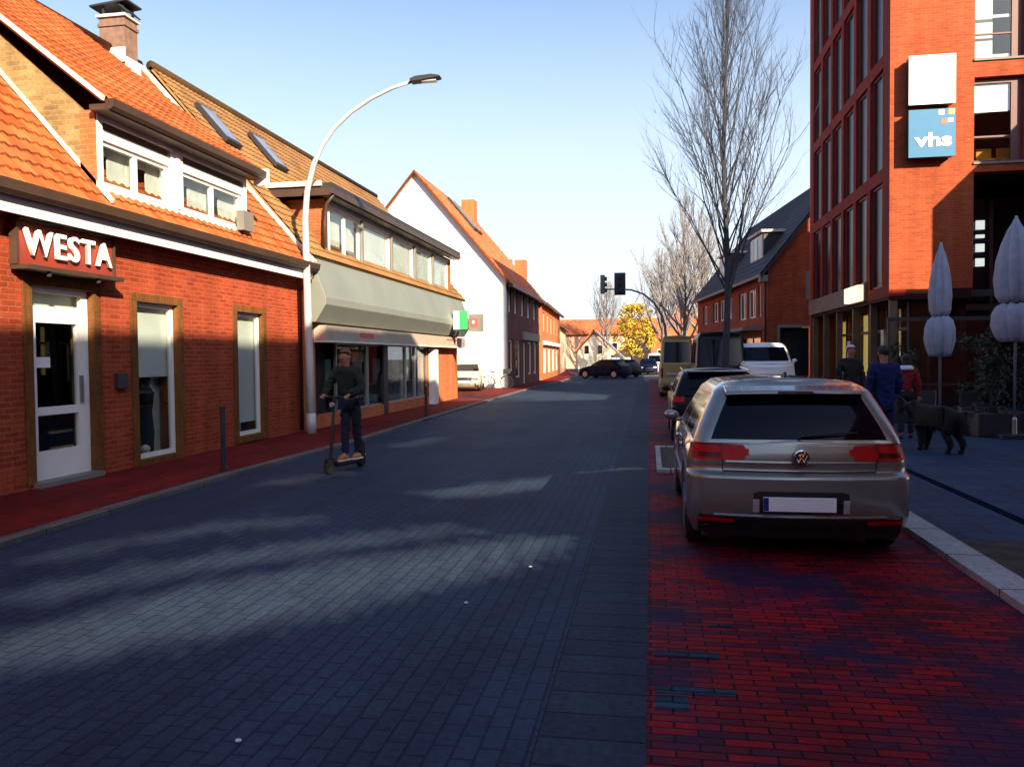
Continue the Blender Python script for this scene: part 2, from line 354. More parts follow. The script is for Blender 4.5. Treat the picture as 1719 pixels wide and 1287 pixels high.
class MB:
    def __init__(s): s.v = []; s.f = []; s.uv = []
    def add(s, v, f, uv=None):
        k = len(s.v); s.v += [tuple(p) for p in v]
        s.f += [tuple(i + k for i in g) for g in f]
        if uv: s.uv += uv
        return s
    def box(s, x0, x1, y0, y1, z0, z1):
        if x0 > x1: x0, x1 = x1, x0
        if y0 > y1: y0, y1 = y1, y0
        if z0 > z1: z0, z1 = z1, z0
        return s.add([(x0, y0, z0), (x1, y0, z0), (x1, y1, z0), (x0, y1, z0), (x0, y0, z1), (x1, y0, z1), (x1, y1, z1), (x0, y1, z1)],
                     [(0, 3, 2, 1), (4, 5, 6, 7), (0, 1, 5, 4), (1, 2, 6, 5), (2, 3, 7, 6), (3, 0, 4, 7)])
    def obox(s, c, size, rot):
        a, b, d = [k / 2 for k in size]; m = Euler(rot).to_matrix(); c = Vector(c)
        v = [c + m @ Vector(p) for p in ((-a, -b, -d), (a, -b, -d), (a, b, -d), (-a, b, -d), (-a, -b, d), (a, -b, d), (a, b, d), (-a, b, d))]
        return s.add(v, [(0, 3, 2, 1), (4, 5, 6, 7), (0, 1, 5, 4), (1, 2, 6, 5), (2, 3, 7, 6), (3, 0, 4, 7)])
    def prism(s, poly, ax, d0, d1):
        """polygon extruded along axis ax (0,1,2); poly in the other two coordinates in order"""
        def P(a, b, d):
            return (d, a, b) if ax == 0 else (a, d, b) if ax == 1 else (a, b, d)
        n = len(poly)
        v = [P(a, b, d0) for a, b in poly] + [P(a, b, d1) for a, b in poly]
        f = [tuple(range(n)), tuple(range(2 * n - 1, n - 1, -1))] + [(i, i + n, (i + 1) % n + n, (i + 1) % n) for i in range(n)]
        return s.add(v, f)
    def slab(s, q, t):
        """quad q (4 points) thickened by vector t"""
        q = [Vector(p) for p in q]; t = Vector(t)
        return s.add(q + [p + t for p in q], [(0, 1, 2, 3), (7, 6, 5, 4), (0, 4, 5, 1), (1, 5, 6, 2), (2, 6, 7, 3), (3, 7, 4, 0)])
    def tube(s, pts, rad, n=8, caps=True):
        pts = [Vector(p) for p in pts]
        if not hasattr(rad, '__len__'): rad = [rad] * len(pts)
        V = []; Fc = []
        up = None
        for i, p in enumerate(pts):
            t = (pts[min(i + 1, len(pts) - 1)] - pts[max(i - 1, 0)]).normalized()
            if up is None:
                up = Vector((0, 0, 1)) if abs(t.z) < 0.9 else Vector((1, 0, 0))
            a = t.cross(up)
            if a.length < 1e-4: a = t.cross(Vector((0.3, 1, 0)))
            a.normalize(); b = t.cross(a).normalized(); up = b.cross(t) if False else -b if False else up
            for k in range(n):
                an = 2 * math.pi * k / n
                V.append(p + (a * math.cos(an) + b * math.sin(an)) * rad[i])
        for i in range(len(pts) - 1):
            for k in range(n):
                Fc.append((i * n + k, i * n + (k + 1) % n, (i + 1) * n + (k + 1) % n, (i + 1) * n + k))
        if caps:
            Fc.append(tuple(range(n - 1, -1, -1))); Fc.append(tuple(range((len(pts) - 1) * n, len(pts) * n)))
        return s.add(V, Fc)
    def lathe(s, c, prof, n=16, squash=1.0, fold=None):
        V = []; Fc = []
        for i, (r, z) in enumerate(prof):
            for k in range(n):
                an = 2 * math.pi * k / n
                rr = r * (fold(an, i) if fold else 1)
                V.append((c[0] + rr * math.cos(an), c[1] + rr * math.sin(an) * squash, c[2] + z))
        m = len(prof)
        for i in range(m - 1):
            for k in range(n):
                Fc.append((i * n + k, i * n + (k + 1) % n, (i + 1) * n + (k + 1) % n, (i + 1) * n + k))
        Fc.append(tuple(range(n - 1, -1, -1))); Fc.append(tuple(range((m - 1) * n, m * n)))
        return s.add(V, Fc)
    def ball(s, c, r, n=10):
        if not hasattr(r, '__len__'): r = (r, r, r)
        V = []; Fc = []
        for i in range(n + 1):
            ph = math.pi * i / n
            for k in range(n + 2):
                an = 2 * math.pi * k / (n + 2)
                V.append((c[0] + r[0] * math.sin(ph) * math.cos(an), c[1] + r[1] * math.sin(ph) * math.sin(an), c[2] - r[2] * math.cos(ph)))
        q = n + 2
        for i in range(n):
            for k in range(q):
                Fc.append((i * q + k, i * q + (k + 1) % q, (i + 1) * q + (k + 1) % q, (i + 1) * q + k))
        return s.add(V, Fc)
    def build(s, name, mat, parent=None, smooth=False, bevel=0.0, origin=None, local=False, fix=True):
        off = Vector((0, 0, 0))
        if parent is not None:
            if not local: off = ORG[parent.name]
        elif origin: off = Vector(origin)
        me = bpy.data.meshes.new(name)
        me.from_pydata([tuple(Vector(p) - off) for p in s.v] if off.length else s.v, [], s.f)
        if s.uv:
            ul = me.uv_layers.new(name='UVMap')
            for lp in me.loops: ul.data[lp.index].uv = s.uv[lp.vertex_index]
        if fix:
            bm = bmesh.new(); bm.from_mesh(me)
            if not s.uv: bmesh.ops.remove_doubles(bm, verts=bm.verts, dist=1e-5) if smooth else None
            bmesh.ops.recalc_face_normals(bm, faces=bm.faces)
            bm.to_mesh(me); bm.free()
        me.materials.append(mat)
        if smooth: me.polygons.foreach_set('use_smooth', [True] * len(me.polygons))
        o = bpy.data.objects.new(name, me)
        C.objects.link(o)
        if parent is not None:
            o.parent = parent; ORG[o.name] = ORG[parent.name]
        else:
            o.location = off; ORG[o.name] = off
        if bevel:
            b = o.modifiers.new('bevel', 'BEVEL'); b.width = bevel; b.segments = 2; b.limit_method = 'ANGLE'
        return o

def part(name, mat, parent, *boxes, **kw):
    m = MB()
    for b in boxes: m.box(*b)
    return m.build(name, mat, parent, **kw)

def struct(name, mb, mat, **kw):
    o = mb.build(name, mat, **kw); o['kind'] = 'structure'; return o

def copy_tree(o, parent=None):
    c = o.copy(); C.objects.link(c)
    if parent: c.parent = parent
    for ch in list(o.children): copy_tree(ch, c)
    return c

def face_box(m, ax, c, sg, d0, d1, a0, a1, z0, z1):
    """box on a facade: ax = the axis the facade faces along, c its plane, sg the outward sign, d outward distance"""
    if ax == 'X': m.box(c + sg * d0, c + sg * d1, a0, a1, z0, z1)
    else: m.box(a0, a1, c + sg * d0, c + sg * d1, z0, z1)
    return m

def wall_mb(ax, c, sg, thick, a0, a1, z0, z1, holes):
    """a wall slab with rectangular openings (a0,a1,z0,z1)"""
    m = MB()
    A = sorted({a0, a1, *[h[0] for h in holes], *[h[1] for h in holes]})
    A = [a for a in A if a0 <= a <= a1]
    for i in range(len(A) - 1):
        am = (A[i] + A[i + 1]) / 2
        hs_ = sorted([(h[2], h[3]) for h in holes if h[0] < am < h[1]])
        z = z0
        for lo, hi in hs_:
            if lo > z: face_box(m, ax, c, sg, -thick, 0, A[i], A[i + 1], z, lo)
            z = hi
        if z < z1: face_box(m, ax, c, sg, -thick, 0, A[i], A[i + 1], z, z1)
    return m

def window(parent, ax, c, sg, a0, a1, z0, z1, frame='white', fw=0.07, cols=1, rows=1, back='dark', backd=0.35, glass='glass', mw=0.05, name='window', sill=None, extra=None):
    """frame in an opening (plane c is the frame's outer face), with its pane and what shows behind it"""
    m = MB(); e = 0.07
    face_box(m, ax, c, sg, -e, 0, a0, a0 + fw, z0, z1); face_box(m, ax, c, sg, -e, 0, a1 - fw, a1, z0, z1)
    face_box(m, ax, c, sg, -e, 0, a0 + fw, a1 - fw, z1 - fw, z1); face_box(m, ax, c, sg, -e, 0, a0 + fw, a1 - fw, z0, z0 + fw)
    for i in range(1, cols):
        a = a0 + (a1 - a0) * i / cols
        face_box(m, ax, c, sg, -e + .005, -.005, a - mw / 2, a + mw / 2, z0 + fw, z1 - fw)
    for i in range(1, rows):
        z = z0 + (z1 - z0) * i / rows
        face_box(m, ax, c, sg, -e + .008, -.008, a0 + fw, a1 - fw, z - mw / 2, z + mw / 2)
    f = m.build(name, M[frame], parent)
    p = MB(); face_box(p, ax, c, sg, -0.045, -0.035, a0 + fw * .5, a1 - fw * .5, z0 + fw * .5, z1 - fw * .5)
    p.build('pane', M[glass], f)
    if back and glass == 'glass':
        q = MB(); face_box(q, ax, c, sg, -backd - .03, -backd, a0 - .12, a1 + .12, z0 - .1, z1 + .1)
        q.build('curtain' if back in ('curtain', 'blind') else 'room_backdrop', M[back], f)
    if sill:
        q = MB(); face_box(q, ax, c, sg, -0.02, sill, a0 - .04, a1 + .04, z0 - .06, z0 - .003)
        q.build('sill', M[frame], f)
    return f

def roof_tiles(q, uvper=(0.19, 0.27), amp=0.026, res=6, vres=3, thick=0.05):
    """tile covering on quad q = eave0, eave1, ridge1, ridge0: pans across, steps up the slope"""
    e0, e1, r1, r0 = [Vector(p) for p in q]
    L = (e1 - e0).length; H = (r0 - e0).length
    nn = (e1 - e0).cross(r0 - e0).normalized()
    if nn.z < 0: nn = -nn
    nu = max(2, int(L / uvper[0] * res)); nv = max(2, int(H / uvper[1]))
    m = MB(); V = []; UV = []; Fc = []
    rows = []
    for j in range(nv):
        rows.append((j * uvper[1], 0.026)); rows.append((j * uvper[1] + uvper[1] * 0.97, 0.0))
    rows = [(min(v, H), o) for v, o in rows]
    for (v, o) in rows:
        tv = v / H
        a = e0.lerp(r0, tv); b = e1.lerp(r1, tv)
        for i in range(nu + 1):
            tu = i / nu; ph = (tu * L / uvper[0]) * 2 * math.pi
            h = amp * (0.5 + 0.5 * math.sin(ph)) ** 1.5 + o
            V.append(a.lerp(b, tu) + nn * h); UV.append((tu * L, v + 0.001 if o > 0 else v - 0.001))
    W = nu + 1
    for j in range(len(rows) - 1):
        for i in range(nu):
            Fc.append((j * W + i, j * W + i + 1, (j + 1) * W + i + 1, (j + 1) * W + i))
    m.add(V, Fc, UV)
    # underside and edges
    k = [e0 - nn * thick, e1 - nn * thick, r1 - nn * thick, r0 - nn * thick, e0, e1, r1, r0]
    m.add(k, [(0, 1, 2, 3), (0, 4, 5, 1), (1, 5, 6, 2), (3, 2, 6, 7), (0, 3, 7, 4)], [(0.1, 0.1)] * 8)
    return m

def flat_roof(q, thick=0.12):
    e0, e1, r1, r0 = [Vector(p) for p in q]
    nn = (e1 - e0).cross(r0 - e0).normalized()
    if nn.z < 0: nn = -nn
    L = (e1 - e0).length; H = (r0 - e0).length
    m = MB()
    v = [e0, e1, r1, r0]; uv = [(0, 0), (L, 0), (L, H), (0, H)]
    m.add(v + [p - nn * thick for p in v], [(0, 1, 2, 3), (7, 6, 5, 4), (0, 4, 5, 1), (1, 5, 6, 2), (2, 6, 7, 3), (3, 7, 4, 0)], uv + uv)
    return m

def text_mesh(name, body, size, mat, parent, loc, rot, extrude=0.02, offset=0.0, shear=0, space=1.0, scale=(1, 1, 1)):
    cu = bpy.data.curves.new(name, 'FONT')
    cu.body = body; cu.size = size; cu.extrude = extrude; cu.offset = offset; cu.shear = shear; cu.space_character = space
    cu.resolution_u = 4
    t = bpy.data.objects.new(name + '_t', cu); C.objects.link(t)
    bpy.context.view_layer.update()
    me = bpy.data.meshes.new_from_object(t.evaluated_get(bpy.context.evaluated_depsgraph_get()))
    bpy.data.objects.remove(t); bpy.data.curves.remove(cu)
    me.name = name
    mt = Matrix.Translation(Vector(loc) - (ORG[parent.name] if parent else Vector())) @ Euler(rot).to_matrix().to_4x4() @ Matrix.Diagonal((*scale, 1))
    me.transform(mt)
    me.materials.clear(); me.materials.append(M[mat])
    o = bpy.data.objects.new(name, me); C.objects.link(o)
    if parent: o.parent = parent; ORG[o.name] = ORG[parent.name]
    return o

def skin(name, pts, edges, mat, parent, root=0, sub=2, local=True):
    me = bpy.data.meshes.new(name)
    me.from_pydata([p[:3] for p in pts], edges, [])
    o = bpy.data.objects.new(name, me); C.objects.link(o)
    md = o.modifiers.new('skin', 'SKIN'); md.use_smooth_shade = True
    for i, p in enumerate(pts):
        r = p[3]; me.skin_vertices[0].data[i].radius = (r, p[4] if len(p) > 4 else r)
        me.skin_vertices[0].data[i].use_root = (i == root)
    sb = o.modifiers.new('sub', 'SUBSURF'); sb.levels = sub; sb.render_levels = sub
    bpy.context.view_layer.update()
    nm = bpy.data.meshes.new_from_object(o.evaluated_get(bpy.context.evaluated_depsgraph_get()))
    bpy.data.objects.remove(o)
    nm.name = name
    nm.materials.clear(); nm.materials.append(mat)
    nm.polygons.foreach_set('use_smooth', [True] * len(nm.polygons))
    q = bpy.data.objects.new(name, nm); C.objects.link(q)
    if parent: q.parent = parent; ORG[q.name] = ORG[parent.name]
    return q

# ------------------------------------------------------------------ ground, road, pavements
def sheet(poly, z, thick=0.0):
    m = MB()
    if thick: return m.prism(poly, 2, z - thick, z)
    return m.add([(x, y, z) for x, y in poly], [tuple(range(len(poly)))])

LK = [(-5.75, -12), (-5.8, 0), (-5.85, 6.4), (-5.92, 8.2), (-5.98, 10.8), (-5.85, 15.3), (-5.95, 19), (-6.05, 23.5), (-6.2, 33), (-6.3, 42), (-5.95, 56), (-6.5, 75), (-10, 100), (-16, 130)]
struct('ground', sheet([(-900, -400), (900, -400), (900, 1500), (-900, 1500)], -0.02), M['earth'])
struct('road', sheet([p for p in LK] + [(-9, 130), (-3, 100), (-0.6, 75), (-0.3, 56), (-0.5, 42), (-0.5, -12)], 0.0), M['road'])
struct('gutter_strip', sheet([(-0.5, -12), (-0.02, -12), (-0.02, 56), (-0.3, 56), (-0.5, 42)], 0.006), M['gutter'])
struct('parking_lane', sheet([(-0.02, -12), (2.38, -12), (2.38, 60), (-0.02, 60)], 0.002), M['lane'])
# left pavement with its kerb
kin = [(x - 0.17, y) for x, y in LK]
m = MB()
for i in range(len(LK) - 1):
    (x0, y0), (x1, y1) = LK[i], LK[i + 1]; (a0, _), (a1, _) = kin[i], kin[i + 1]
    m.add([(x0, y0, -.01), (x1, y1, -.01), (x1, y1, .05), (x0, y0, .05), (a0, y0, .052), (a1, y1, .052), (a1, y1, -.01), (a0, y0, -.01)], [(0, 1, 2, 3), (3, 2, 5, 4), (4, 5, 6, 7)])
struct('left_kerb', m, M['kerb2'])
struct('left_pavement', sheet(kin + [(-22, 130), (-16, 100), (-12, 75), (-16, 60), (-16, -12)], 0.047, 0.06), M['walk'])
# right side: kerb, planting bed, plaza
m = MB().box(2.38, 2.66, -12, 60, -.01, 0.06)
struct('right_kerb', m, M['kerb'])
m = MB().box(2.662, 3.898, 5.902, 7.598, 0.0, 0.050)
bed = struct('planting_bed', m, M['soil'])
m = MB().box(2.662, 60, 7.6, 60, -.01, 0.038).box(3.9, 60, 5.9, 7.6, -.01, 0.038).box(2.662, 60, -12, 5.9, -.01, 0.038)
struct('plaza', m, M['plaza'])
m = MB().box(3.54, 3.66, 7.7, 24.6, 0.037, 0.043)
tag(m.build('drainage_channel', M['dark_slot'], origin=(3.6, 7.7, 0.04)), 'long narrow dark drainage channel running across the grey slabs beside the silver car', 'drain')
for (x, y, sx, lb) in ((3.05, 6.35, .16, 'largest pale brown stone lying in the dark planting bed right of the kerb'), (3.35, 6.75, .10, 'small brown stone at the back of the dark planting bed')):
    rnd = random.Random(int(x * 100)); mm = MB().ball((x, y, .07), (sx, sx * .8, sx * .5), 9)
    mm.v = [(a + rnd.uniform(-.015, .015), b + rnd.uniform(-.015, .015), c + rnd.uniform(-.01, .01)) for a, b, c in mm.v]
    tag(mm.build('stone', M['stone_brown'], origin=(x, y, .05)), lb, 'stone', 'stones in the planting bed')
# small framed pit next to the silver car
t = thing('tree_pit', 'small square pit with a pale stone edge and dark filling left of the silver hatchback', 'tree pit', (0.3, 13.5, 0))
part('stone_edge', M['kerb'], t, (0.10, 0.18, 11.8, 15.0, 0.0, 0.05), (0.50, 0.58, 11.8, 15.0, 0.0, 0.05), (0.18, 0.50, 11.8, 12.0, 0.0, 0.05), (0.18, 0.50, 14.85, 15.0, 0.0, 0.05))
part('filling', M['soil'], t, (0.18, 0.50, 12.0, 14.85, 0.0, 0.025))
# grey marker bricks in the red lane
m = MB()
for (x, y, a, b) in ((0.02, 4.55, .36, .09), (0.02, 4.05, .40, .08), (0.02, 3.86, .16, .17), (0.36, 5.1, .14, .05)):
    m.box(x, x + a, y, y + b, 0.002, 0.006)
struct('paving_inlay', m, M['inlay'])
for i, (x, y, lb) in enumerate(((-0.95, 6.35, 'tiny crumpled white paper lying on the road nearest the gutter strip'), (-1.25, 5.35, 'tiny white paper scrap on the open road left of the red parking lane'), (-1.80, 3.25, 'tiny white paper scrap on the road at the bottom edge'))):
    m = MB().ball((x, y, 0.012), (0.016, 0.012, 0.007), 5)
    tag(m.build('paper_scrap', M['paper'], origin=(x, y, 0)), lb, 'litter', 'paper scraps on the road')

# ================================================================== LEFT SIDE
# ---------------- brick shop house with the red sign (eaves Y 2..17.35)
WX = -7.9
h = thing('brick_house', 'red brick shop house with orange tiled roof and yellow-sided white dormer, nearest on the left', 'house', (WX, 9.6, 0))
holes = [(9.25, 10.42, 0.10, 2.70), (11.42, 12.53, 0.14, 2.63), (14.52, 15.58, 0.20, 2.64), (5.0, 6.2, .1, 2.7)]
sur = 0.15
outer = [(a - sur, b + sur, max(0.02, c - (0.0 if c < .12 else 0.12)), d + 0.13) for a, b, c, d in holes]
wall = wall_mb('X', WX, 1, 0.36, 1.0, 17.35, 0.0, 3.70, outer)
wall.build('wall', M['brick_red'], h)
m = wall_mb('Y', 17.35, 1, 0.3, -15.5, WX - .36, 0, 3.6, [])
m.prism([(-15.6, 3.6), (WX - .1, 3.6), (-11.8, 8.2)], 1, 17.05, 17.33)
m.build('end_wall', M['brick_red'], h)
# brown clinker surrounds, 2 cm proud of the wall
for (a, b, c, d), (A, B, Cc, D) in zip(holes, outer):
    m = MB()
    m.box(WX - .36, WX + .025, A, a, Cc, D); m.box(WX - .36, WX + .025, b, B, Cc, D)
    m.box(WX - .36, WX + .025, a, b, d, D)
    if c > Cc + .02: m.box(WX - .36, WX + .06, a, b, Cc, c)
    m.build('opening_surround', M['surround'], h)
part('dark_room', M['dim'], h, (-11.0, -10.9, 1.2, 17.0, 0, 3.4), (-10.9, WX - .37, 1.1, 1.2, 0, 3.4), (-10.9, WX - .37, 16.9, 17.0, 0, 3.4), (-11, WX - .37, 1.2, 16.9, 3.4, 3.5), (-11, WX - .37, 1.2, 16.9, -.02, .06))
# door: white frame, dark glass, rail, paper
fx = WX - 0.08
d0 = part('door', M['white'], h, (fx - .07, fx, 9.25, 9.34, .12, 2.70), (fx - .07, fx, 10.30, 10.42, .12, 2.70), (fx - .07, fx, 9.34, 10.30, 2.62, 2.70),
          (fx - .07, fx + .004, 9.34, 10.30, 2.22, 2.44), (fx - .07, fx, 9.34, 10.30, .12, .50), (fx - .065, fx - .003, 9.34, 10.30, .98, 1.09), (fx - .065, fx - .002, 9.34, 9.42, .26, 2.22), (fx - .065, fx - .002, 10.20, 10.30, .26, 2.22))
part('pane', M['glass'], d0, (fx - .045, fx - .035, 9.36, 10.28, .2, 2.66))
part('sill', M['grey_panel'], d0, (WX - .30, WX + .12, 9.2, 10.45, .05, .118))
part('handle', M['alu'], d0, (fx - .002, fx + .05, 10.22, 10.25, 1.12, 1.5))
part('transom_curtain', M['curtain'], d0, (fx - .16, fx - .15, 9.3, 10.4, 2.40, 2.7))
part('notice', M['paper'], d0, (fx - .033, fx - .030, 9.42, 9.70, 1.62, 1.76))
part('backdrop', M['dark'], d0, (fx - 1.6, fx - 1.58, 8.9, 10.9, 0.1, 2.35))
for k, (a, b, c, d) in enumerate(holes[1:3]):
    f = window(h, 'X', fx, 1, a, b, c, d, back=None, fw=.075)
    # blind above, display below
    part('window_blind', M['blind'], f, (fx - .12, fx - .11, a + .02, b - .02, c + (d - c) * (.52 if k == 0 else .10), d - .03))
    if k == 0:
        part('display_panel', M['teal'], f, (fx - .36, fx - .33, a - .05, a + .52, c, c + 1.05), (fx - .30, fx - .29, a + .0, a + .5, c + 1.05, c + 1.6))
        part('side_curtain', M['curtain'], f, (fx - .34, fx - .32, b - .42, b + .2, c, d))
        mm = MB().lathe((fx - .22, a + .66, c + .02), [(.09, 0), (.11, .35), (.08, .7), (.12, 1.0), (.05, 1.12), (.07, 1.25), (.0, 1.36)], 10)
        mm.build('display_dummy', M['cloth_black'], f, smooth=True)
        MB().ball((fx - .16, a + .50, c + .12), (.08, .09, .07), 6).build('white_display_bowl', M['white'], f, smooth=True)
    else:
        MB().ball((fx - .2, a + .25, c + .75), (.08, .16, .24), 7).build('display_basket', M['sign_red'], f, smooth=True)
        part('display_stand', M['teal'], f, (fx - .26, fx - .14, a + .1, a + .5, c, c + .5))
part('mailbox', M['sign_side'], h, (WX, WX + .08, 10.86, 11.10, 1.28, 1.52), bevel=.01)
part('window_blind', M['blind'], h, (WX - .30, WX - .29, 5, 6.2, .2, 2.7))
# fascia, soffit, gutter
part('fascia', M['white'], h, (WX + .003, -7.60, 1.0, 17.40, 3.555, 3.68), (-7.60, -7.57, 1.0, 17.42, 3.50, 3.74))
m = MB()
gp = [(-7.57, 3.66)] + [(-7.49 - .09 * math.cos(a), 3.70 - .09 * math.sin(a)) for a in [math.pi * k / 8 for k in range(9)]] + [(-7.40, 3.74), (-7.385, 3.74), (-7.385, 3.62), (-7.57, 3.58)]
m.prism([(x_, z_ + .14) for x_, z_ in [(-7.57, 3.72), (-7.57, 3.60), (-7.53, 3.56), (-7.46, 3.55), (-7.41, 3.60), (-7.39, 3.72), (-7.41, 3.72), (-7.43, 3.62), (-7.47, 3.58), (-7.52, 3.59), (-7.55, 3.63), (-7.55, 3.72)]], 1, 1.0, 17.45)
g = m.build('gutter', M['brown_gutter'], h)
MB().tube([(-7.5, 17.25, 3.58), (-7.6, 17.25, 3.45), (-7.82, 17.25, 3.25), (-7.82, 17.25, .1)], .045, 8).build('downpipe', M['brown_gutter'], g, smooth=True)
RZ, RXr = 8.62, -11.8
rk = (RZ - 3.84) / (RXr + 7.50)
def on_roof(x, up=0): return 3.84 + rk * (x + 7.50) + up
q = roof_tiles([(-7.50, 1.0, 3.84), (-7.50, 17.38, 3.84), (RXr, 17.38, RZ), (RXr, 1.0, RZ)])
rf = q.build('roof', M['tile_red'], h, fix=False)
flat_roof([(-16.1, 17.38, 3.84), (-16.1, 1.0, 3.84), (RXr, 1.0, RZ), (RXr, 17.38, RZ)], .05).build('back_slope', M['tile_red'], rf)
MB().tube([(RXr, 1.0, RZ + .02), (RXr, 17.4, RZ + .02)], .12, 8).build('ridge_tiles', M['tile_red'], rf, smooth=True)
# mortar verge to the neighbour
MB().slab([(-7.5, 17.28, 3.87), (-7.5, 17.46, 3.87), (RXr, 17.46, RZ + .04), (RXr, 17.28, RZ + .04)], (.03, 0, .06)).build('verge', M['mortar'], rf)
# chimney
ch = part('chimney', M['stone_brown'], rf, (-12.0, -11.38, 16.3, 16.75, 7.9, 9.30), (-12.03, -11.35, 16.27, 16.78, 9.10, 9.17))
part('flashing', M['white'], ch, (-12.02, -11.36, 16.26, 16.29, 8.3, 8.62), (-11.37, -11.34, 16.29, 16.8, 8.0, 8.42))
m = MB().box(-12.05, -11.33, 16.25, 16.80, 9.30, 9.36)
m.build('cap', M['mortar'], ch)
m = MB()
for x in (-11.93, -11.45):
    for y in (16.36, 16.70): m.box(x - .02, x + .02, y - .02, y + .02, 9.36, 9.56)
m.obox((-11.74, 16.52, 9.60), (.92, .55, .04), (0, R(-5), 0)); m.obox((-11.42, 16.52, 9.50), (.36, .45, .03), (0, R(42), 0))
m.tube([(-11.45, 16.4, 9.60), (-11.45, 16.4, 9.82), (-11.50, 16.4, 9.88)], .035, 6)
m.build('cowl', M['metal_dark'], ch)
# dormer
DX, DY0, DY1, DZ0, DZ1 = -7.76, 10.45, 14.76, 4.13, 5.26
dm = part('dormer', M['white'], h, (DX - .25, DX, DY0, DY1, DZ0, DZ0 + .10), (DX - .25, DX, DY0, DY1, DZ1 - .10, DZ1), (DX - .25, DX + .004, DY0, DY0 + .10, DZ0 + .1, DZ1 - .1), (DX - .25, DX + .004, DY1 - .10, DY1, DZ0 + .1, DZ1 - .1),
          (DX - .25, DX, 12.25, 12.58, DZ0 + .1, DZ1 - .1), (DX - .01, DX + .02, 12.38, 12.47, DZ0 + .1, DZ1 - .1))
sh = (RZ + .10 - (DZ1 + .12)) / (RXr - DX - .22)     # shed slope
def shed(x): return DZ1 + .12 + sh * (x - DX - .22)
m = MB()
m.prism([(DX - .27, on_roof(DX - .27) - .5), (DX - .27, DZ1 + .06), (RXr, shed(RXr) - .05), (RXr, on_roof(RXr) - .5)], 1, DY0, DY0 + .12)
m.build('side_wall', M['brick_yellow'], dm)
m = MB().prism([(DX - .27, on_roof(DX - .27) - .5), (DX - .27, DZ1 + .06), (RXr, shed(RXr) - .05), (RXr, on_roof(RXr) - .5)], 1, DY1 - .12, DY1)
m.build('end_cheek', M['white'], dm)
# white verge strip where the main roof meets the yellow side wall
MB().slab([(-7.55, DY0 - .03, on_roof(-7.55) + .05), (-7.55, DY0 + .02, on_roof(-7.55) + .05), (RXr, DY0 + .02, RZ + .05), (RXr, DY0 - .03, RZ + .05)], (.03, 0, .05)).build('flashing', M['mortar'], dm)
sr = roof_tiles([(DX + .22, DY0 - .18, shed(DX + .22)), (DX + .22, DY1 + .16, shed(DX + .22)), (RXr, DY1 + .16, shed(RXr)), (RXr, DY0 - .18, shed(RXr))]).build('shed_roof', M['tile_red'], dm, fix=False)
MB().slab([(DX + .24, DY0 - .22, shed(DX + .24) - .02), (DX + .24, DY0 - .17, shed(DX + .24) - .02), (RXr, DY0 - .17, shed(RXr) - .02), (RXr, DY0 - .22, shed(RXr) - .02)], (0.02, 0, .06)).build('verge_board', M['mortar'], sr)
part('corner_brick', M['brick_orange'], dm, (DX - .267, DX - .02, DY0 - .03, DY0 - .003, DZ0 - .1, DZ1 + .02))
part('dark_soffit', M['brown_gutter'], sr, (DX + .003, DX + .25, DY0 - .17, DY1 + .15, DZ1 - .03, DZ1 + .05))
MB().prism([(DX + .22, DZ1 + .14), (DX + .22, DZ1 + .03), (DX + .27, DZ1 - .01), (DX + .33, DZ1 + .03), (DX + .34, DZ1 + .14)], 1, DY0 - .1, DY1 + .2).build('dormer_gutter', M['brown_gutter'], sr)
part('gutter_end', M['white'], sr, (DX + .05, DX + .36, DY1 + .2, DY1 + .26, DZ1 - .12, DZ1 + .2))
part('dark_room', M['dim'], dm, (DX - 1.6, DX - 1.5, DY0, DY1, DZ0, DZ1))
for (a, b) in ((DY0 + .12, 12.23), (12.60, DY1 - .12)):
    # brown band above the panes, standing in for the shadow under the soffit
    part('shadow_band', M['wood_tan'], dm, (DX - .14, DX - .06, a, b, DZ1 - .22, DZ1 - .10))
    part('transom', M['white'], dm, (DX - .16, DX - .03, a, b, DZ1 - .36, DZ1 - .21))
    f = window(dm, 'X', DX - .07, 1, a, b, DZ0 + .12, DZ1 - .36, cols=2, fw=.06, mw=.10, back=None)
    for k in range(2):
        y0 = a + (b - a) * k / 2; y1 = y0 + (b - a) / 2
        part('curtain', M['curtain'], f, (DX - .26, DX - .24, y0 + (.40 if k == 0 and a < 11 else .5), y1, DZ0, DZ1 - .3), (DX - .25, DX - .23, y0, y0 + .10, DZ0, DZ1 - .3), (DX - .27, DX - .25, y0, y1, DZ1 - .50, DZ1 - .3))
part('vent_box', M['grey_panel'], dm, (DX + .005, DX + .16, 14.34, 14.72, DZ0 + .05, DZ0 + .42))
# plants on the window boards
for y in (11.6, 14.1): MB().ball((DX - .3, y, DZ0 + .3), (.06, .09, .16), 5).build('pot_plant', M['leaf_dark'], dm)

# sign over the door
sg = thing('shop_sign', 'red-brown board sign with raised white letters WESTA above the white-framed door', 'shop sign', (WX, 9.8, 2.9))
b = part('board', M['sign_red'], sg, (WX + .06, WX + .12, 8.90, 10.72, 2.92, 3.475))
for y in (9.2, 10.3): part('bracket', M['metal_dark'], sg, (WX, WX + .06, y, y + .05, 2.95, 3.3))
part('frame', M['brown_gutter'], sg, (WX + .05, WX + .20, 8.88, 10.74, 3.48, 3.515), (WX + .05, WX + .30, 8.88, 10.74, 2.86, 2.917), (WX + .05, WX + .16, 8.865, 8.897, 2.92, 3.475), (WX + .05, WX + .16, 10.723, 10.745, 2.92, 3.475))
t_ = text_mesh('lettering', 'WESTA', .50, 'sign_white', sg, (WX + .16, 8.98, 3.02), (R(90), 0, R(90)), .022, .006, space=1.16)
bb = [v.co for v in t_.data.vertices]; y0 = min(c.y for c in bb); y1 = max(c.y for c in bb); z0 = min(c.z for c in bb); z1 = max(c.z for c in bb)
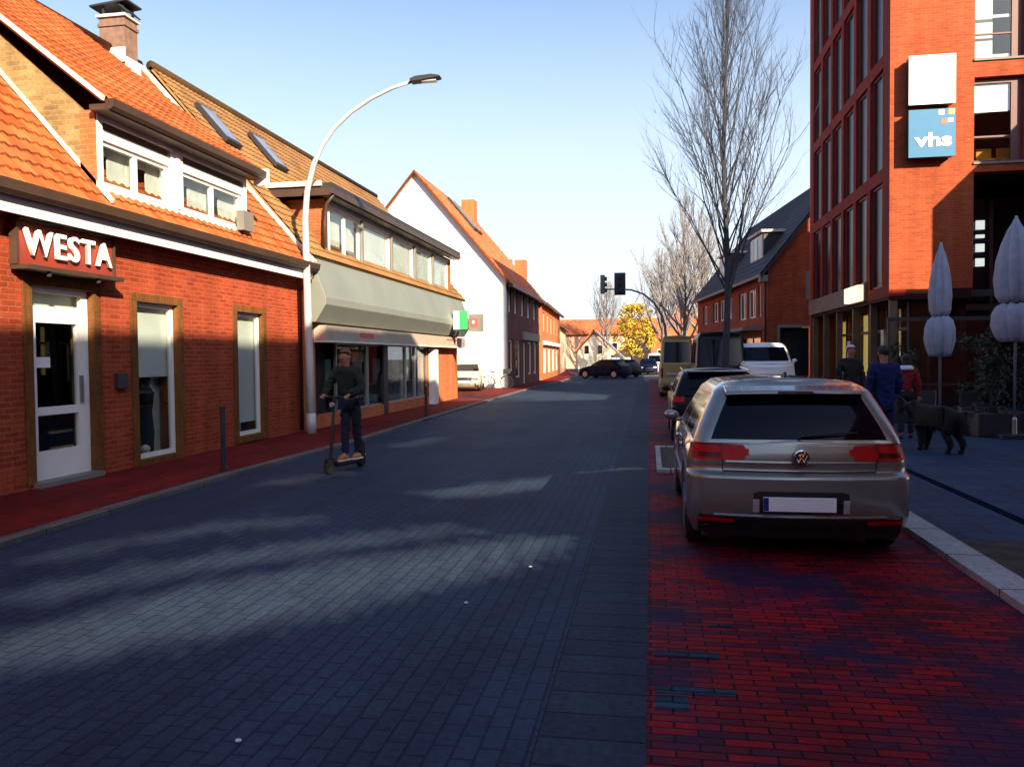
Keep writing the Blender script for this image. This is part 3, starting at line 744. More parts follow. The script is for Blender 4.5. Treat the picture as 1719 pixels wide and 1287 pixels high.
for v in t_.data.vertices:
    v.co.y = (8.98 - 9.8) + (v.co.y - y0) / (y1 - y0) * 1.66; v.co.z = (3.05 - 2.9) + (v.co.z - z0) / (z1 - z0) * .345
for y in (9.3, 10.25): MB().lathe((WX + .24, y, 2.80), [(.03, 0), (.035, .03), (.02, .06)], 8).build('spot_lamp', M['metal_dark'], sg)

# ---------------- tan-roofed shop house with grey canopy
SX = -7.8
h = thing('shop_house', 'tan tiled shop house with flat-roofed dormer above a grey canopy, second on the left', 'house', (SX, 24, 0))
part('wall', M['brick_orange'], h, (SX - .3, SX, 27.95, 32.3, 0, 4.1), (SX - .3, SX, 17.36, 27.95, 2.12, 4.1), (SX - .3, SX, 17.36, 27.95, 0, .34), (-15, SX - .3, 32.0, 32.3, 0, 4.1), (SX - .3, SX, 17.36, 18.0, .34, 2.12))
m = MB().prism([(-15.2, 4.1), (SX, 4.1), (-11.5, 8.35)], 1, 32.9, 33.1)
m.build('gable', M['brick_orange'], h)
part('shop_room', M['dim'], h, (-11, -10.9, 17.5, 31.9, 0, 3), (-10.9, SX - .31, 17.5, 17.6, 0, 3), (-10.9, SX - .31, 31.8, 31.9, 0, 3), (-11, SX - .31, 17.5, 31.9, 3, 3.1), (-11, SX - .31, 17.5, 31.9, .0, .3))
part('entrance', M['dark'], h, (SX - .32, SX - .305, 18.0, 19.3, .05, 2.12))
part('white_post', M['white'], h, (SX, SX + .22, 27.95, 28.45, .05, 2.05))
ys = [19.4, 21.75, 23.4, 25.35, 26.4, 27.93]
for i in range(5):
    f = window(h, 'X', SX - .06, 1, ys[i] + .03, ys[i + 1] - .03, .34, 2.12, frame='alu', fw=.05, back=None)
    # goods on show
    for k in range(4):
        y = ys[i] + .25 + random.random() * (ys[i + 1] - ys[i] - .6); hh = .35 + random.random() * .7
        mt = ['teal', 'curtain', 'cloth_red', 'leaf_dark', 'canopy', 'cloth_blue'][random.randrange(6)]
        x = SX - .35 - random.random() * .5
        MB().lathe((x, y, .35), [(.06, 0), (.13, hh * .3), (.09, hh * .6), (.14, hh * .8), (.04, hh)], 8).build('display_item', M[mt], f, smooth=True)
    part('display_board', M['curtain' if i % 2 else 'teal'], f, (SX - .62, SX - .6, ys[i] + .3, ys[i] + .3 + .7, .9, 1.7 + .2 * (i % 2)))
part('door_leaf', M['metal_dark'], h, (SX - .05, SX + .01, 22.95, 23.35, .06, 2.1))
# pale fascia strip under the canopy with worn lettering, canopy cladding
cn = MB().prism([(SX + .02, 4.16), (SX + .10, 4.20), (SX + .50, 3.12), (SX + .50, 2.96), (SX + .24, 2.56), (SX + .02, 2.56)], 1, 17.5, 32.6)
cn = cn.build('canopy', M['canopy'], h, bevel=.01)
fs = part('fascia', M['fascia_shop'], h, (SX + .02, SX + .34, 17.9, 32.3, 2.14, 2.50))
t_ = text_mesh('lettering', 'MODE', .24, 'sign_pink', fs, (SX + .345, 19.6, 2.22), (R(90), 0, R(90)), .004, .0)
bpy.data.objects.remove(t_)          # the words on this strip cannot be read in the photograph: coloured patches only
part('faded_lettering', M['sign_pink'], fs, (SX + .342, SX + .346, 20.1, 21.2, 2.26, 2.38), (SX + .342, SX + .346, 29.2, 31.2, 2.36, 2.42))
part('light_strip', M['white'], fs, (SX + .02, SX + .36, 17.9, 32.3, 2.10, 2.137))
# roof
rf = roof_tiles([(-7.60, 17.40, 4.08), (-7.60, 33.1, 4.08), (-11.5, 33.1, 8.60), (-11.5, 17.40, 8.60)], res=4).build('roof', M['tile_brown'], h, fix=False)
flat_roof([(-15.4, 33.1, 4.08), (-15.4, 17.4, 4.08), (-11.5, 17.4, 8.6), (-11.5, 33.1, 8.6)], .05).build('back_slope', M['tile_brown'], rf)
MB().tube([(-11.5, 17.4, 8.62), (-11.5, 33.1, 8.62)], .12, 8).build('ridge_tiles', M['tile_brown'], rf, smooth=True)
nn = Vector((4.52, 0, 3.9)).normalized()
for (yc_) in (18.35, 20.95):
    c0 = Vector((-10.42, yc_, 4.08 + (10.42 - 7.6) / 3.9 * 4.52)) + nn * .06
    u = Vector((0, 1, 0)); v = Vector((-3.9, 0, 4.52)).normalized()
    fr = MB().slab([c0 - u * .36 - v * .62, c0 + u * .36 - v * .62, c0 + u * .36 + v * .62, c0 - u * .36 + v * .62], nn * .10).build('skylight', M['metal_dark'], rf)
    c0 += nn * .102
    MB().slab([c0 - u * .28 - v * .52, c0 + u * .28 - v * .52, c0 + u * .28 + v * .52, c0 - u * .28 + v * .52], nn * .01).build('pane', M['sky_pane'], fr)
# flat dormer
dm = part('dormer', M['white'], h, (SX - .2, SX, 18.9, 31.2, 4.15, 4.27), (SX - .2, SX, 18.9, 31.2, 5.50, 5.62))
part('side_wall', M['brick_brown'], dm, (-10.4, SX - .0, 18.75, 18.9, 4.0, 5.62))
part('end_wall', M['brick_brown'], dm, (-10.4, SX - .0, 31.2, 31.35, 4.0, 5.62))
part('room_backdrop', M['dim'], dm, (SX - 1.3, SX - 1.2, 18.9, 31.2, 4.1, 5.6))
ro = part('flat_roof', M['metal_dark'], dm, (-10.5, SX + .34, 18.35, 31.6, 5.80, 5.92))
part('fascia', M['brown_gutter'], ro, (SX + .30, SX + .36, 18.35, 31.62, 5.66, 5.80), (-9.3, SX + .30, 18.33, 18.38, 5.62, 5.80), (SX + .02, SX + .30, 18.4, 31.6, 5.624, 5.66))
part('coping', M['mortar'], ro, (-9.5, SX + .1, 18.28, 18.35, 5.84, 5.96))
MB().tube([(SX + .32, 18.5, 5.66), (SX + .12, 18.55, 5.45), (SX + .05, 18.6, 5.0), (SX + .04, 18.6, 4.4)], .045, 8).build('downpipe', M['brown_gutter'], dm, smooth=True)
yw = [19.0, 21.3, 23.9, 26.4, 28.7, 31.1]
for i in range(5):
    f = window(dm, 'X', SX - .05, 1, yw[i] + .05, yw[i + 1] - .05, 4.27, 5.50, cols=2 if i == 0 else 1, fw=.10, back=None, mw=.12)
    if i == 0:
        part('curtain', M['curtain'], f, (SX - .26, SX - .24, yw[i] + .55, yw[i + 1], 4.2, 5.5), (SX - .27, SX - .25, yw[i], yw[i + 1], 5.0, 5.5), (SX - .28, SX - .27, yw[i], yw[i + 1], 4.2, 4.7))
    else:
        part('blind', M['blind'], f, (SX - .125, SX - .118, yw[i] + .06, yw[i + 1] - .06, 4.2 + .12 * (i % 3), 5.5))
for y in yw[1:5]: part('mullion_post', M['grey_panel'], dm, (SX - .03, SX + .03, y - .05, y + .05, 4.27, 5.5))

sg = thing('projecting_sign', 'small green and white box sign standing out from the grey canopy end', 'shop sign', (-7.3, 29.8, 2.7))
part('green_face', M['sign_green'], sg, (-7.05, -6.76, 29.6, 29.75, 2.78, 3.46)); part('white_face', M['sign_white'], sg, (-7.28, -7.053, 29.6, 29.75, 2.78, 3.46)); part('bracket', M['metal_dark'], sg, (-7.3, -6.76, 29.62, 29.73, 2.72, 2.777))
sg = thing('projecting_sign', 'grey square board with pink-red emblem hanging before the white gable wall', 'shop sign', (-6.7, 30.1, 2.7))
part('board', M['grey_panel'], sg, (-6.78, -6.22, 30.0, 30.1, 2.70, 3.36)); part('emblem', M['sign_pink'], sg, (-6.70, -6.42, 29.985, 29.998, 2.88, 3.22)); part('emblem_letter', M['sign_white'], sg, (-6.64, -6.56, 29.97, 29.983, 3.0, 3.12))
part('bracket', M['metal_dark'], sg, (-7.3, -6.78, 30.03, 30.07, 3.0, 3.05))

# ---------------- white gabled house
GX, GY0, GY1 = -7.75, 43.5, 57.0
h = thing('white_gabled_house', 'tall house with windowless white gable facing the street and bright orange tiled roof', 'house', (GX, 50, 0))
m = MB().prism([(GX, 0), (GX, 6.05), (-12.77, 12.0), (-17.8, 6.05), (-17.8, 0)], 1, GY0, GY0 + .3)
m.build('gable_wall', M['render_white'], h)
hl = [(44.4, 45.4, 4.25, 5.6), (46.4, 47.5, 4.25, 5.6), (48.9, 50.2, 4.25, 5.6), (51.4, 52.7, 4.25, 5.6), (54.2, 55.5, 4.25, 5.6), (44.3, 45.9, .9, 2.7), (46.8, 48.6, .5, 2.7), (49.6, 50.8, .06, 2.6), (51.8, 53.4, .6, 2.7), (54.2, 55.8, .6, 2.7)]
wall_mb('X', GX, 1, .3, GY0 + .3, GY1, 0, 6.0, hl).build('street_wall', M['brick_purple'], h)
part('side_strip', M['mortar'], h, (GX, GX + .03, GY0, GY0 + .35, 0, 6.0))
wall_mb('Y', GY1, 1, .3, -17.8, GX - .3, 0, 6.0, []).prism([(-17.8, 6), (GX, 6), (-12.77, 11.9)], 1, GY1 - .3, GY1).build('far_gable', M['brick_purple'], h)
part('room_backdrop', M['dim'], h, (GX - 1.2, GX - 1.1, GY0 + .3, GY1 - .3, 0, 6))
for i, (a, b, c, d) in enumerate(hl):
    window(h, 'X', GX - .10, 1, a, b, c, d, cols=2 if i < 5 else 1, back='curtain' if i < 5 else None, backd=.2, fw=.1)
part('shop_band', M['grey_panel'], h, (GX + .0, GX + .12, 49.0, 56.5, 2.8, 3.3))
rf = roof_tiles([(GX + .35, GY0 - .25, 5.72), (GX + .35, GY1 + .2, 5.72), (-12.77, GY1 + .2, 12.12), (-12.77, GY0 - .25, 12.12)], uvper=(.35, .45), res=4).build('roof', M['tile_far'], h, fix=False)
flat_roof([(-18.15, GY1 + .2, 5.72), (-18.15, GY0 - .25, 5.72), (-12.77, GY0 - .25, 12.12), (-12.77, GY1 + .2, 12.12)], .1).build('back_slope', M['tile_far'], rf)
part('eaves_board', M['brown_gutter'], rf, (GX + .20, GX + .45, GY0 - .2, GY1 + .2, 5.55, 5.72))
MB().slab([(GX + .35, GY0 - .32, 5.70), (GX + .35, GY0 - .24, 5.70), (-12.77, GY0 - .24, 12.10), (-12.77, GY0 - .32, 12.10)], (.04, 0, -.20)).build('verge_board', M['tile_far'], rf)
MB().slab([(-18.15, GY0 - .32, 5.70), (-18.15, GY0 - .24, 5.70), (-12.77, GY0 - .24, 12.10), (-12.77, GY0 - .32, 12.10)], (-.04, 0, -.20)).build('verge_board', M['tile_far'], rf)
part('chimney', M['brick_orange'], rf, (-12.9, -12.0, 55.2, 56.2, 11.0, 12.75))
nn = Vector((6.4, 0, 5.37)).normalized(); v = Vector((-5.37, 0, 6.4)).normalized(); u = Vector((0, 1, 0))
for yy, s in ((48.8, -.1), (50.1, .1)):
    c0 = Vector((-11.4, yy, 5.72 + (11.4 + GX + .35) * 6.4 / 5.37)) + nn * .05
    fr = MB().slab([c0 - u * .5 - v * 1.3, c0 + u * .5 - v * 1.3, c0 + u * .5 + v * 1.3, c0 - u * .5 + v * 1.3], nn * .12).build('skylight', M['metal_dark'], rf)
    c0 += nn * .122
    MB().slab([c0 - u * .42 - v * 1.15, c0 + u * .42 - v * 1.15, c0 + u * .42 + v * 1.15, c0 - u * .42 + v * 1.15], nn * .01).build('pane', M['grey_panel'], fr)

# ---------------- simple further houses
def row_house(name, label, x, y0, y1, zb, zr, depth, wallm, roofm, rz, wins, chim=(), winback='curtain', ground='white'):
    """house whose street wall faces +x in its own frame, running y0..y1 along the street"""
    L = y1 - y0
    h = thing(name, label, 'house', (x, y0, 0), R(rz))
    wall_mb('X', 0, 1, .3, 0, L, 0, zb, wins).build('street_wall', M[wallm], h, local=True)
    m = MB()
    for y in (0, L - .3): m.prism([(-.3, 0), (-.3, zb), (-depth / 2, zr), (-depth, zb), (-depth, 0)], 1, y, y + .3)
    m.build('gable_wall', M[wallm], h, local=True)
    MB().box(-1.2, -1.1, .3, L - .3, 0, zb).build('room_backdrop', M['dim'], h, local=True)
    rf = flat_roof([(.35, -.2, zb - .25), (.35, L + .2, zb - .25), (-depth / 2, L + .2, zr + .12), (-depth / 2, -.2, zr + .12)], .14).build('roof', M[roofm], h, local=True)
    flat_roof([(-depth - .35, L + .2, zb - .25), (-depth - .35, -.2, zb - .25), (-depth / 2, -.2, zr + .12), (-depth / 2, L + .2, zr + .12)], .14).build('back_slope', M[roofm], rf, local=True)
    MB().box(.25, .42, -.2, L + .2, zb - .32, zb - .16).build('gutter', M['brown_gutter'], rf, local=True)
    for (cx_, cy_, cz) in chim:
        MB().box(cx_ - .4, cx_ + .4, cy_ - .45, cy_ + .45, zb, cz).build('chimney', M['brick_orange'], rf, local=True)
    for i, (a, b, c, d) in enumerate(wins):
        window_local(h, a, b, c, d, winback)
    return h

def window_local(h, a, b, c, d, back, fw=.10):
    m = MB()
    for bx in ((-.15, -.08, a, a + fw, c, d), (-.15, -.08, b - fw, b, c, d), (-.15, -.08, a + fw, b - fw, d - fw, d), (-.15, -.08, a + fw, b - fw, c, c + fw), (-.15, -.08, (a + b) / 2 - .04, (a + b) / 2 + .04, c + fw, d - fw)): m.box(*bx)
    f = m.build('window', M['white'], h, local=True)
    MB().box(-.125, -.115, a + .05, b - .05, c + .05, d - .05).build('pane', M['glass'], f, local=True)
    if back: MB().box(-.3, -.28, a - .1, b + .1, c - .1, d + .1).build('curtain', M[back], f, local=True)

W = []
for k in range(5): W.append((1.2 + k * 3.6, 2.5 + k * 3.6, 3.6, 5.0))
for k in range(4): W.append((1.0 + k * 4.4, 3.8 + k * 4.4, .5, 2.5))
hh = row_house('orange_brick_house', 'sunlit orange brick house with white-framed windows just beyond the dark street front', -7.6, 57.4, 77.5, 5.8, 9.2, 8.5, 'brick_orange', 'tile_far', 2.6, W, [(-1.6, 1.2, 8.8), (-4, 12, 10.2)])
MB().box(.0, .25, .8, 19, 2.62, 2.9).build('shop_awning', M['white'], hh, local=True)
W = [(1 + k * 3.4, 2.2 + k * 3.4, 3.3, 4.5) for k in range(5)] + [(1 + k * 4, 3.2 + k * 4, .5, 2.3) for k in range(4)]
row_house('peach_house', 'low peach-coloured house with brown roof at the far end of the left row', -8.8, 80, 98, 5.0, 8.6, 8.5, 'peach', 'tile_brown', 4, W, [(-4, 5, 9.4)])
# cream cottage facing us
h = thing('cream_cottage', 'small cream gabled cottage with two dark windows and grey roof facing the street bend', 'house', (-6.5, 96, 0))
wl = MB()
for (a, b, c, d) in ((-8.6, -4.4, 0, .9), (-8.6, -7.75, .9, 3.2)): pass
m = MB().prism([(-8.4, 0), (-4.5, 0), (-4.5, 2.2), (-6.5, 4.5), (-8.4, 2.4)], 1, 96, 96.3).build('gable_wall', M['cream'], h)
for x in (-7.35, -5.75):
    f = part('window', M['white'], h, (x - .35, x + .35, 95.94, 95.999, 2.0, 3.1)); part('pane', M['glass_dark'], f, (x - .27, x + .27, 95.92, 95.938, 2.07, 3.03))
flat_roof([(-2.6, 95.6, 1.2), (-2.6, 103, 1.2), (-6.5, 103, 4.95), (-6.5, 95.6, 4.95)][::1], .18).build('roof', M['tile_grey'], h)
flat_roof([(-8.9, 103, 2.3), (-8.9, 95.6, 2.3), (-6.5, 95.6, 4.95), (-6.5, 103, 4.95)], .18).build('roof', M['tile_far'], h)
part('white_fence', M['white'], h, (-4.4, -2.2, 95.8, 95.9, 1.0, 1.6))
part('side_wall', M['cream'], h, (-4.8, -4.5, 96.3, 103, 0, 1.9), (-8.4, -8.1, 96.3, 103, 0, 2.2))
# long orange roofed house behind
row = thing('long_roofed_house', 'long house with broad orange tiled roof behind the yellow tree', 'house', (-4, 118, 0))
part('wall', M['peach'], row, (-17, 2.5, 118, 118.3, 0, 5.2), (-10.5, -10.2, 118.3, 127, 0, 5.2), (2.2, 2.5, 118.3, 127, 0, 5.2))
flat_roof([(-17.4, 117.6, 5.0), (2.9, 117.6, 5.0), (2.9, 122.5, 7.4), (-17.4, 122.5, 7.4)], .2).build('roof', M['tile_far'], row)
for x in (-8, -5, 0): 
    f = part('window', M['white'], row, (x - .5, x + .5, 117.93, 117.999, 2.6, 3.8)); part('pane', M['glass_dark'], f, (x - .4, x + .4, 117.91, 117.93, 2.7, 3.7))
row = thing('far_brick_house', 'reddish house with steep tiled roof beyond the yellow tree on the right', 'house', (4, 104, 0))
m = MB().prism([(.2, 0), (8, 0), (8, 4.5), (4.1, 8.4), (.2, 4.5)], 1, 104, 104.3); m.build('gable_wall', M['brick_orange'], row)
part('side_wall', M['brick_orange'], row, (.2, .5, 104.3, 114, 0, 4.4), (7.7, 8, 104.3, 114, 0, 4.4))
flat_roof([(-.2, 114, 4.2), (-.2, 103.7, 4.2), (4.1, 103.7, 8.6), (4.1, 114, 8.6)], .2).build('roof', M['tile_brown'], row)
flat_roof([(8.4, 103.7, 4.2), (8.4, 114, 4.2), (4.1, 114, 8.6), (4.1, 103.7, 8.6)], .2).build('roof', M['tile_brown'], row)
for x in (1.5, 3.4): 
    f = part('window', M['white'], row, (x - .5, x + .5, 103.94, 103.999, 1.2, 2.6)); part('pane', M['glass_dark'], f, (x - .4, x + .4, 103.92, 103.938, 1.3, 2.5))

# ================================================================== RIGHT SIDE
# ---------------- orange brick tower block with the square signs
VX0, VY0 = 6.8, 24.7
h = thing('brick_office_block', 'four-storey orange brick corner block with maroon window grid on its shaded street side', 'office block', (VX0, VY0, 0))
ZB = [3.47, 6.95, 10.25, 13.55, 16.85]
hl = []
per = 1.75
for k in range(4):
    for j in range(6):
        y = 25.35 + j * per
        hl.append((y, y + 1.42, ZB[k] + .20, ZB[k + 1] - .18))
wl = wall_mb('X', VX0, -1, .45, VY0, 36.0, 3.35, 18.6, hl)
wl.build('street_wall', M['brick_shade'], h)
for (a, b, c, d) in hl:
    m = MB(); X = VX0 + .09
    for bx in ((X, X + .08, a, a + .07, c, d), (X, X + .08, b - .07, b, c, d), (X, X + .08, a + .07, b - .07, d - .07, d), (X, X + .08, a + .07, b - .07, c, c + .07), (X + .01, X + .07, a + .42, a + .50, c + .07, d - .07)): m.box(*bx)
    f = m.build('window', M['maroon'], h)
    part('pane', M['glass_maroon'], f, (X + .04, X + .05, a + .03, b - .03, c + .03, d - .03))
part('orange_lamp', M['lit_warm'], h, (VX0 + .16, VX0 + .20, 29.0, 29.35, 7.3, 7.9))
# front wall
fh = [(9.03, 10.35, 7.05, 9.42), (9.03, 10.35, 9.92, 12.7), (9.03, 10.35, 13.3, 16.0), (9.03, 12.5, .0, 6.78)]
wall_mb('Y', VY0, -1, .45, VX0 + .452, 12.5, 3.53, 18.6, [f if f[3] != 6.78 else (9.03, 12.5, 3.0, 6.78) for f in fh]).build('front_wall', M['brick_vhs'], h)
part('corner_pier', M['brick_vhs'], h, (VX0 + .002, VX0 + .452, VY0 - .003, VY0 - .001, 3.53, 18.6))
part('side_wall', M['brick_vhs'], h, (12.2, 12.5, VY0 + .45, 31, 0, 18.6), (8.2, 12.5, 31, 31.3, 0, 18.6), (7.9, 8.2, 31, 36, 0, 18.6), (6.8, 8.2, 36, 36.3, 0, 18.6))
part('roof', M['metal_dark'], h, (6.9, 12.2, 24.9, 31, 18.2, 18.3), (6.9, 7.9, 31, 36, 18.2, 18.3))
part('annex', M['brick_vhs'], h, (12.6, 26, 25, 31, 0, 11.3))
for k, (a, b, c, d) in enumerate(fh[:3]):
    m = MB(); Y = VY0 + .18
    for bx in ((a, a + .05, Y, Y + .08, c, d), (b - .30, b, Y, Y + .08, c, d), (a + .05, b - .30, Y, Y + .08, d - .14, d), (a + .05, b - .30, Y, Y + .08, c, c + .08), (a + .05, b - .3, Y + .01, Y + .07, c + .72, c + .76)): m.box(*bx)
    f = m.build('window', M['maroon'], h)
    part('pane', M['glass'], f, (a + .02, b - .1, Y + .035, Y + .045, c + .04, d - .04))
    part('room_backdrop', M['dark'], f, (a - .5, b + .8, Y + 2.4, Y + 2.5, c - .3, d + .3))
    part('window_sill', M['grey_panel'], f, (a - .02, b + .02, VY0 - .05, VY0 + .17, c - .06, c - .003))
    if k == 0:
        part('transom', M['white'], f, (a + .05, b - .3, Y + .07, Y + .10, c + .70, c + .78))
        part('blind', M['sign_white'], f, (a + .05, b - .3, Y + .08, Y + .10, c + 1.45, d - .14))
        for x in (a + .30, a + .85):
            cm = MB().box(x, x + .42, Y + .5, Y + .56, c + .12, c + .52).box(x, x + .42, Y + .2, Y + .5, c + .10, c + .18)
            cm.build('orange_chair', M['orange_chair'], f, bevel=.02)
    if k == 1:
        part('curtain', M['curtain'], f, (a + .05, a + .6, Y + .2, Y + .24, c, d)); part('transom', M['white'], f, (a + .05, b - .3, Y + .07, Y + .10, c + 1.2, c + 1.28), (a + .05, b - .3, Y + .07, Y + .10, c + .1, c + .18))
# deep recess on the right of the front
part('recess', M['brick_deep_shade'], h, (9.0, 12.5, 27.4, 27.6, 0, 6.9), (8.85, 9.028, VY0 + .45, 27.4, 0, 6.9), (9.0, 12.5, VY0 + .45, 27.4, 6.785, 6.9))
g = part('recess_glazing', M['glass_dark'], h, (9.3, 12.2, 26.9, 26.95, 3.3, 6.4), (9.3, 12.2, 26.9, 26.95, .2, 2.9))
part('glazing_bars', M['maroon'], g, *[(x, x + .08, 26.84, 26.898, .2, 6.4) for x in (9.3, 10.3, 11.3, 12.1)], (9.3, 12.2, 26.845, 26.893, 3.0, 3.2))
# ground floor
part('lintel_band', M['stone_brown'], h, (VX0 - .10, VX0 - .002, 27.0, 36.0, 3.36, 3.95))
part('ground_soffit', M['brick_deep_shade'], h, (VX0, 9.0, VY0 + .0, 36, 3.25, 3.348), (VX0 + .46, 9.0, VY0 + .02, VY0 + .44, 3.35, 3.527))
part('ground_front', M['brick_deep_shade'], h, (8.3, 9.02, VY0 + 1.2, VY0 + 1.4, 0, 3.25))
for y in (24.75, 26.8, 29.0, 31.4, 33.6, 35.7): part('column', M['wood_tan'], h, (VX0 + .05, VX0 + .25, y, y + .18, .03, 3.25))
sf = part('storefront', M['metal_dark'], h, *[(VX0 + .9, VX0 + .97, y, y + .07, .03, 3.25) for y in (26, 27.1, 28.2, 29.3, 30.4, 31.5, 32.6, 33.7, 34.8)], *[(x, x + .07, VY0 + 1.2, VY0 + 1.27, .03, 3.25) for x in (7.7, 8.25)], (VX0 + .905, VX0 + .965, 26, 35, 2.4, 2.5))
part('pane', M['glass'], sf, (VX0 + .93, VX0 + .94, 26, 35.9, .05, 3.2), (7.75, 8.25, VY0 + 1.23, VY0 + 1.24, .05, 3.2))
part('lit_panel', M['lit_warm'], sf, (VX0 + 1.0, VX0 + 1.04, 30.7, 31.5, .9, 3.1), (VX0 + 1.0, VX0 + 1.04, 28.3, 28.6, 1.2, 3.1), (VX0 + 1.0, VX0 + 1.04, 34.2, 34.9, .9, 3.0))
part('pale_poster', M['curtain'], sf, (VX0 + .88, VX0 + .898, 33.0, 33.5, .6, 2.2), (VX0 + .88, VX0 + .898, 29.7, 30.1, .9, 2.4), (VX0 + .88, VX0 + .898, 28.5, 28.8, 1.5, 2.5))
part('back_room', M['dark'], sf, (VX0 + 2.2, VX0 + 2.25, VY0 + 1.4, 36, 0, 3.3))
part('lit_sign_box', M['lit_box'], h, (VX0 - .32, VX0 - .12, 27.0, 28.7, 3.38, 3.88), bevel=.02)
for z, hh in ((5.46, .27), (5.20, .10), (4.78, .24), (4.34, .24)): part('wall_light', M['lit_white'], h, (9.86, 10.10, 26.74, 26.80, z, z + hh))
part('balcony_rail', M['metal_dark'], h, (9.03, 12.5, VY0 + .1, VY0 + .16, 3.3, 3.5))

sg = thing('white_box_sign', 'blank white square box sign, the upper of two on the orange brick front', 'sign', (7.8, VY0, 9.3))
part('box', M['sign_side'], sg, (7.22, 8.40, VY0 - .34, VY0 - .05, 8.66, 9.98)); part('face', M['sign_white'], sg, (7.20, 8.42, VY0 - .37, VY0 - .343, 8.64, 10.0)); part('bracket', M['metal_dark'], sg, (7.6, 8.0, VY0 - .05, VY0 - .004, 9.0, 9.6))
sg = thing('blue_box_sign', 'blue square sign with white letters vhs and small coloured squares, below the white one', 'sign', (7.8, VY0, 7.8))
part('box', M['sign_side'], sg, (7.22, 8.40, VY0 - .34, VY0 - .05, 7.20, 8.48)); part('face', M['sign_blue'], sg, (7.20, 8.42, VY0 - .37, VY0 - .343, 7.18, 8.50)); part('bracket', M['metal_dark'], sg, (7.6, 8.0, VY0 - .05, VY0 - .004, 7.5, 8.1))
t_ = text_mesh('lettering', 'vhs', .52, 'sign_white', sg, (7.33, VY0 - .378, 7.48), (R(90), 0, 0), .006, .016)
bb = [v.co for v in t_.data.vertices]; x0 = min(c.x for c in bb); x1 = max(c.x for c in bb)
for v in t_.data.vertices: v.co.x = (7.34 - 7.8) + (v.co.x - x0) / (x1 - x0) * .98
part('logo_square', M['sign_white'], sg, (7.98, 8.12, VY0 - .378, VY0 - .371, 8.33, 8.47))
part('logo_square', M['sign_white'], sg, (8.22, 8.36, VY0 - .378, VY0 - .371, 8.12, 8.22))
part('logo_square', M['yellow'], sg, (8.24, 8.38, VY0 - .378, VY0 - .371, 8.33, 8.47))
part('logo_square', M['sign_pink'], sg, (8.04, 8.20, VY0 - .378, VY0 - .371, 8.08, 8.22))

# ---------------- dark-roofed red house behind it (own frame: street wall x=0 facing -x)
h = thing('dark_roofed_house', 'red brick house with dark steep roof and small white dormers beyond the corner block', 'house', (5.3, 38, 0), R(6.3))
L = 18.5
wn = [(1.2, 1.8, 3.5, 5.0), (2.2, 3.9, 3.5, 4.9), (4.2, 5.9, 3.5, 4.9), (7.6, 9.2, 3.7, 4.9), (9.5, 11.1, 3.7, 4.9), (11.4, 13, 3.7, 4.9), (15, 16.4, 3.7, 4.9)]
gw = [(1.2, 5.2, .4, 2.6), (6.4, 10.2, .4, 2.6), (11.4, 15.6, .4, 2.6)]
wall_mb('X', 0, -1, .3, .3, L, 0, 5.75, wn + gw).build('street_wall', M['brick_red'], h, local=True)
m = wall_mb('Y', 0, -1, .3, 0, 7.4, 0, 5.75, [(.55, 1.95, 0, 2.95)])
m.prism([(0, 5.75), (7.4, 5.75), (3.7, 10.3)], 1, 0, .3)
m.build('gable_wall', M['brick_red'], h, local=True)
MB().prism([(0, 0), (0, 5.75), (3.7, 10.3), (7.4, 5.75), (7.4, 0)], 1, L - .3, L).build('far_gable', M['brick_red'], h, local=True)
MB().box(1.5, 1.6, .3, L - .3, 0, 5.7).box(.3, 1.5, .5, .56, 0, 3).build('room_backdrop', M['dark'], h, local=True)
for (a, b, c, d) in wn + gw:
    up = c > 3; m = MB(); fw = .08
    for bx in ((.10, .17, a, a + fw, c, d), (.10, .17, b - fw, b, c, d), (.10, .17, a + fw, b - fw, d - fw, d), (.10, .17, a + fw, b - fw, c, c + fw), (.10, .17, (a + b) / 2 - .05, (a + b) / 2 + .05, c + fw, d - fw)): m.box(*bx)
    f = m.build('window', M['white' if up else 'metal_dark'], h, local=True)
    MB().box(.13, .14, a + .04, b - .04, c + .04, d - .04).build('pane', M['glass'], f, local=True)
    if up: MB().box(.3, .32, a - .1, b + .1, c - .1, d + .1).build('curtain', M['blind'], f, local=True)
MB().box(-.9, -.02, 1, L - 1, 2.85, 3.0).build('shop_canopy', M['grey_panel'], h, local=True)
gd = MB().box(.42, .54, -.04, .1, .05, 3.05).box(1.96, 2.35, -.04, .1, .05, 3.05).box(.54, 1.96, -.04, .1, 2.93, 3.05).build('gateway', M['grey_panel'], h, local=True)
MB().box(.55, 1.95, .35, .4, 0, 2.93).build('gateway_dark', M['dark'], gd, local=True)
MB().tube([(-.12, .15, 5.6), (-.08, .12, 5.3), (-.06, .12, .1)], .05, 8).build('downpipe', M['metal_dark'], h, smooth=True, local=True)
k_ = (10.4 - 5.8) / 3.7
rf = roof_tiles([(-.35, L + .2, 5.8 - .35 * k_), (-.35, -.25, 5.8 - .35 * k_), (3.7, -.25, 10.4), (3.7, L + .2, 10.4)], uvper=(.35, .4), res=4).build('roof', M['tile_dark'], h, local=True, fix=False)
flat_roof([(7.75, -.25, 5.8 - .35 * k_), (7.75, L + .2, 5.8 - .35 * k_), (3.7, L + .2, 10.4), (3.7, -.25, 10.4)], .1).build('back_slope', M['tile_dark'], rf, local=True)
MB().slab([(-.35, -.32, 5.34), (-.35, -.24, 5.34), (3.7, -.24, 10.38), (3.7, -.32, 10.38)], (-.03, 0, -.20)).build('verge_board', M['metal_dark'], rf, local=True)
MB().box(-.42, -.28, -.25, L + .2, 5.22, 5.36).build('gutter', M['metal_dark'], rf, local=True)
MB().box(-.40, -.05, -.30, .05, 5.0, 5.30).build('eaves_end', M['grey_panel'], rf, local=True)
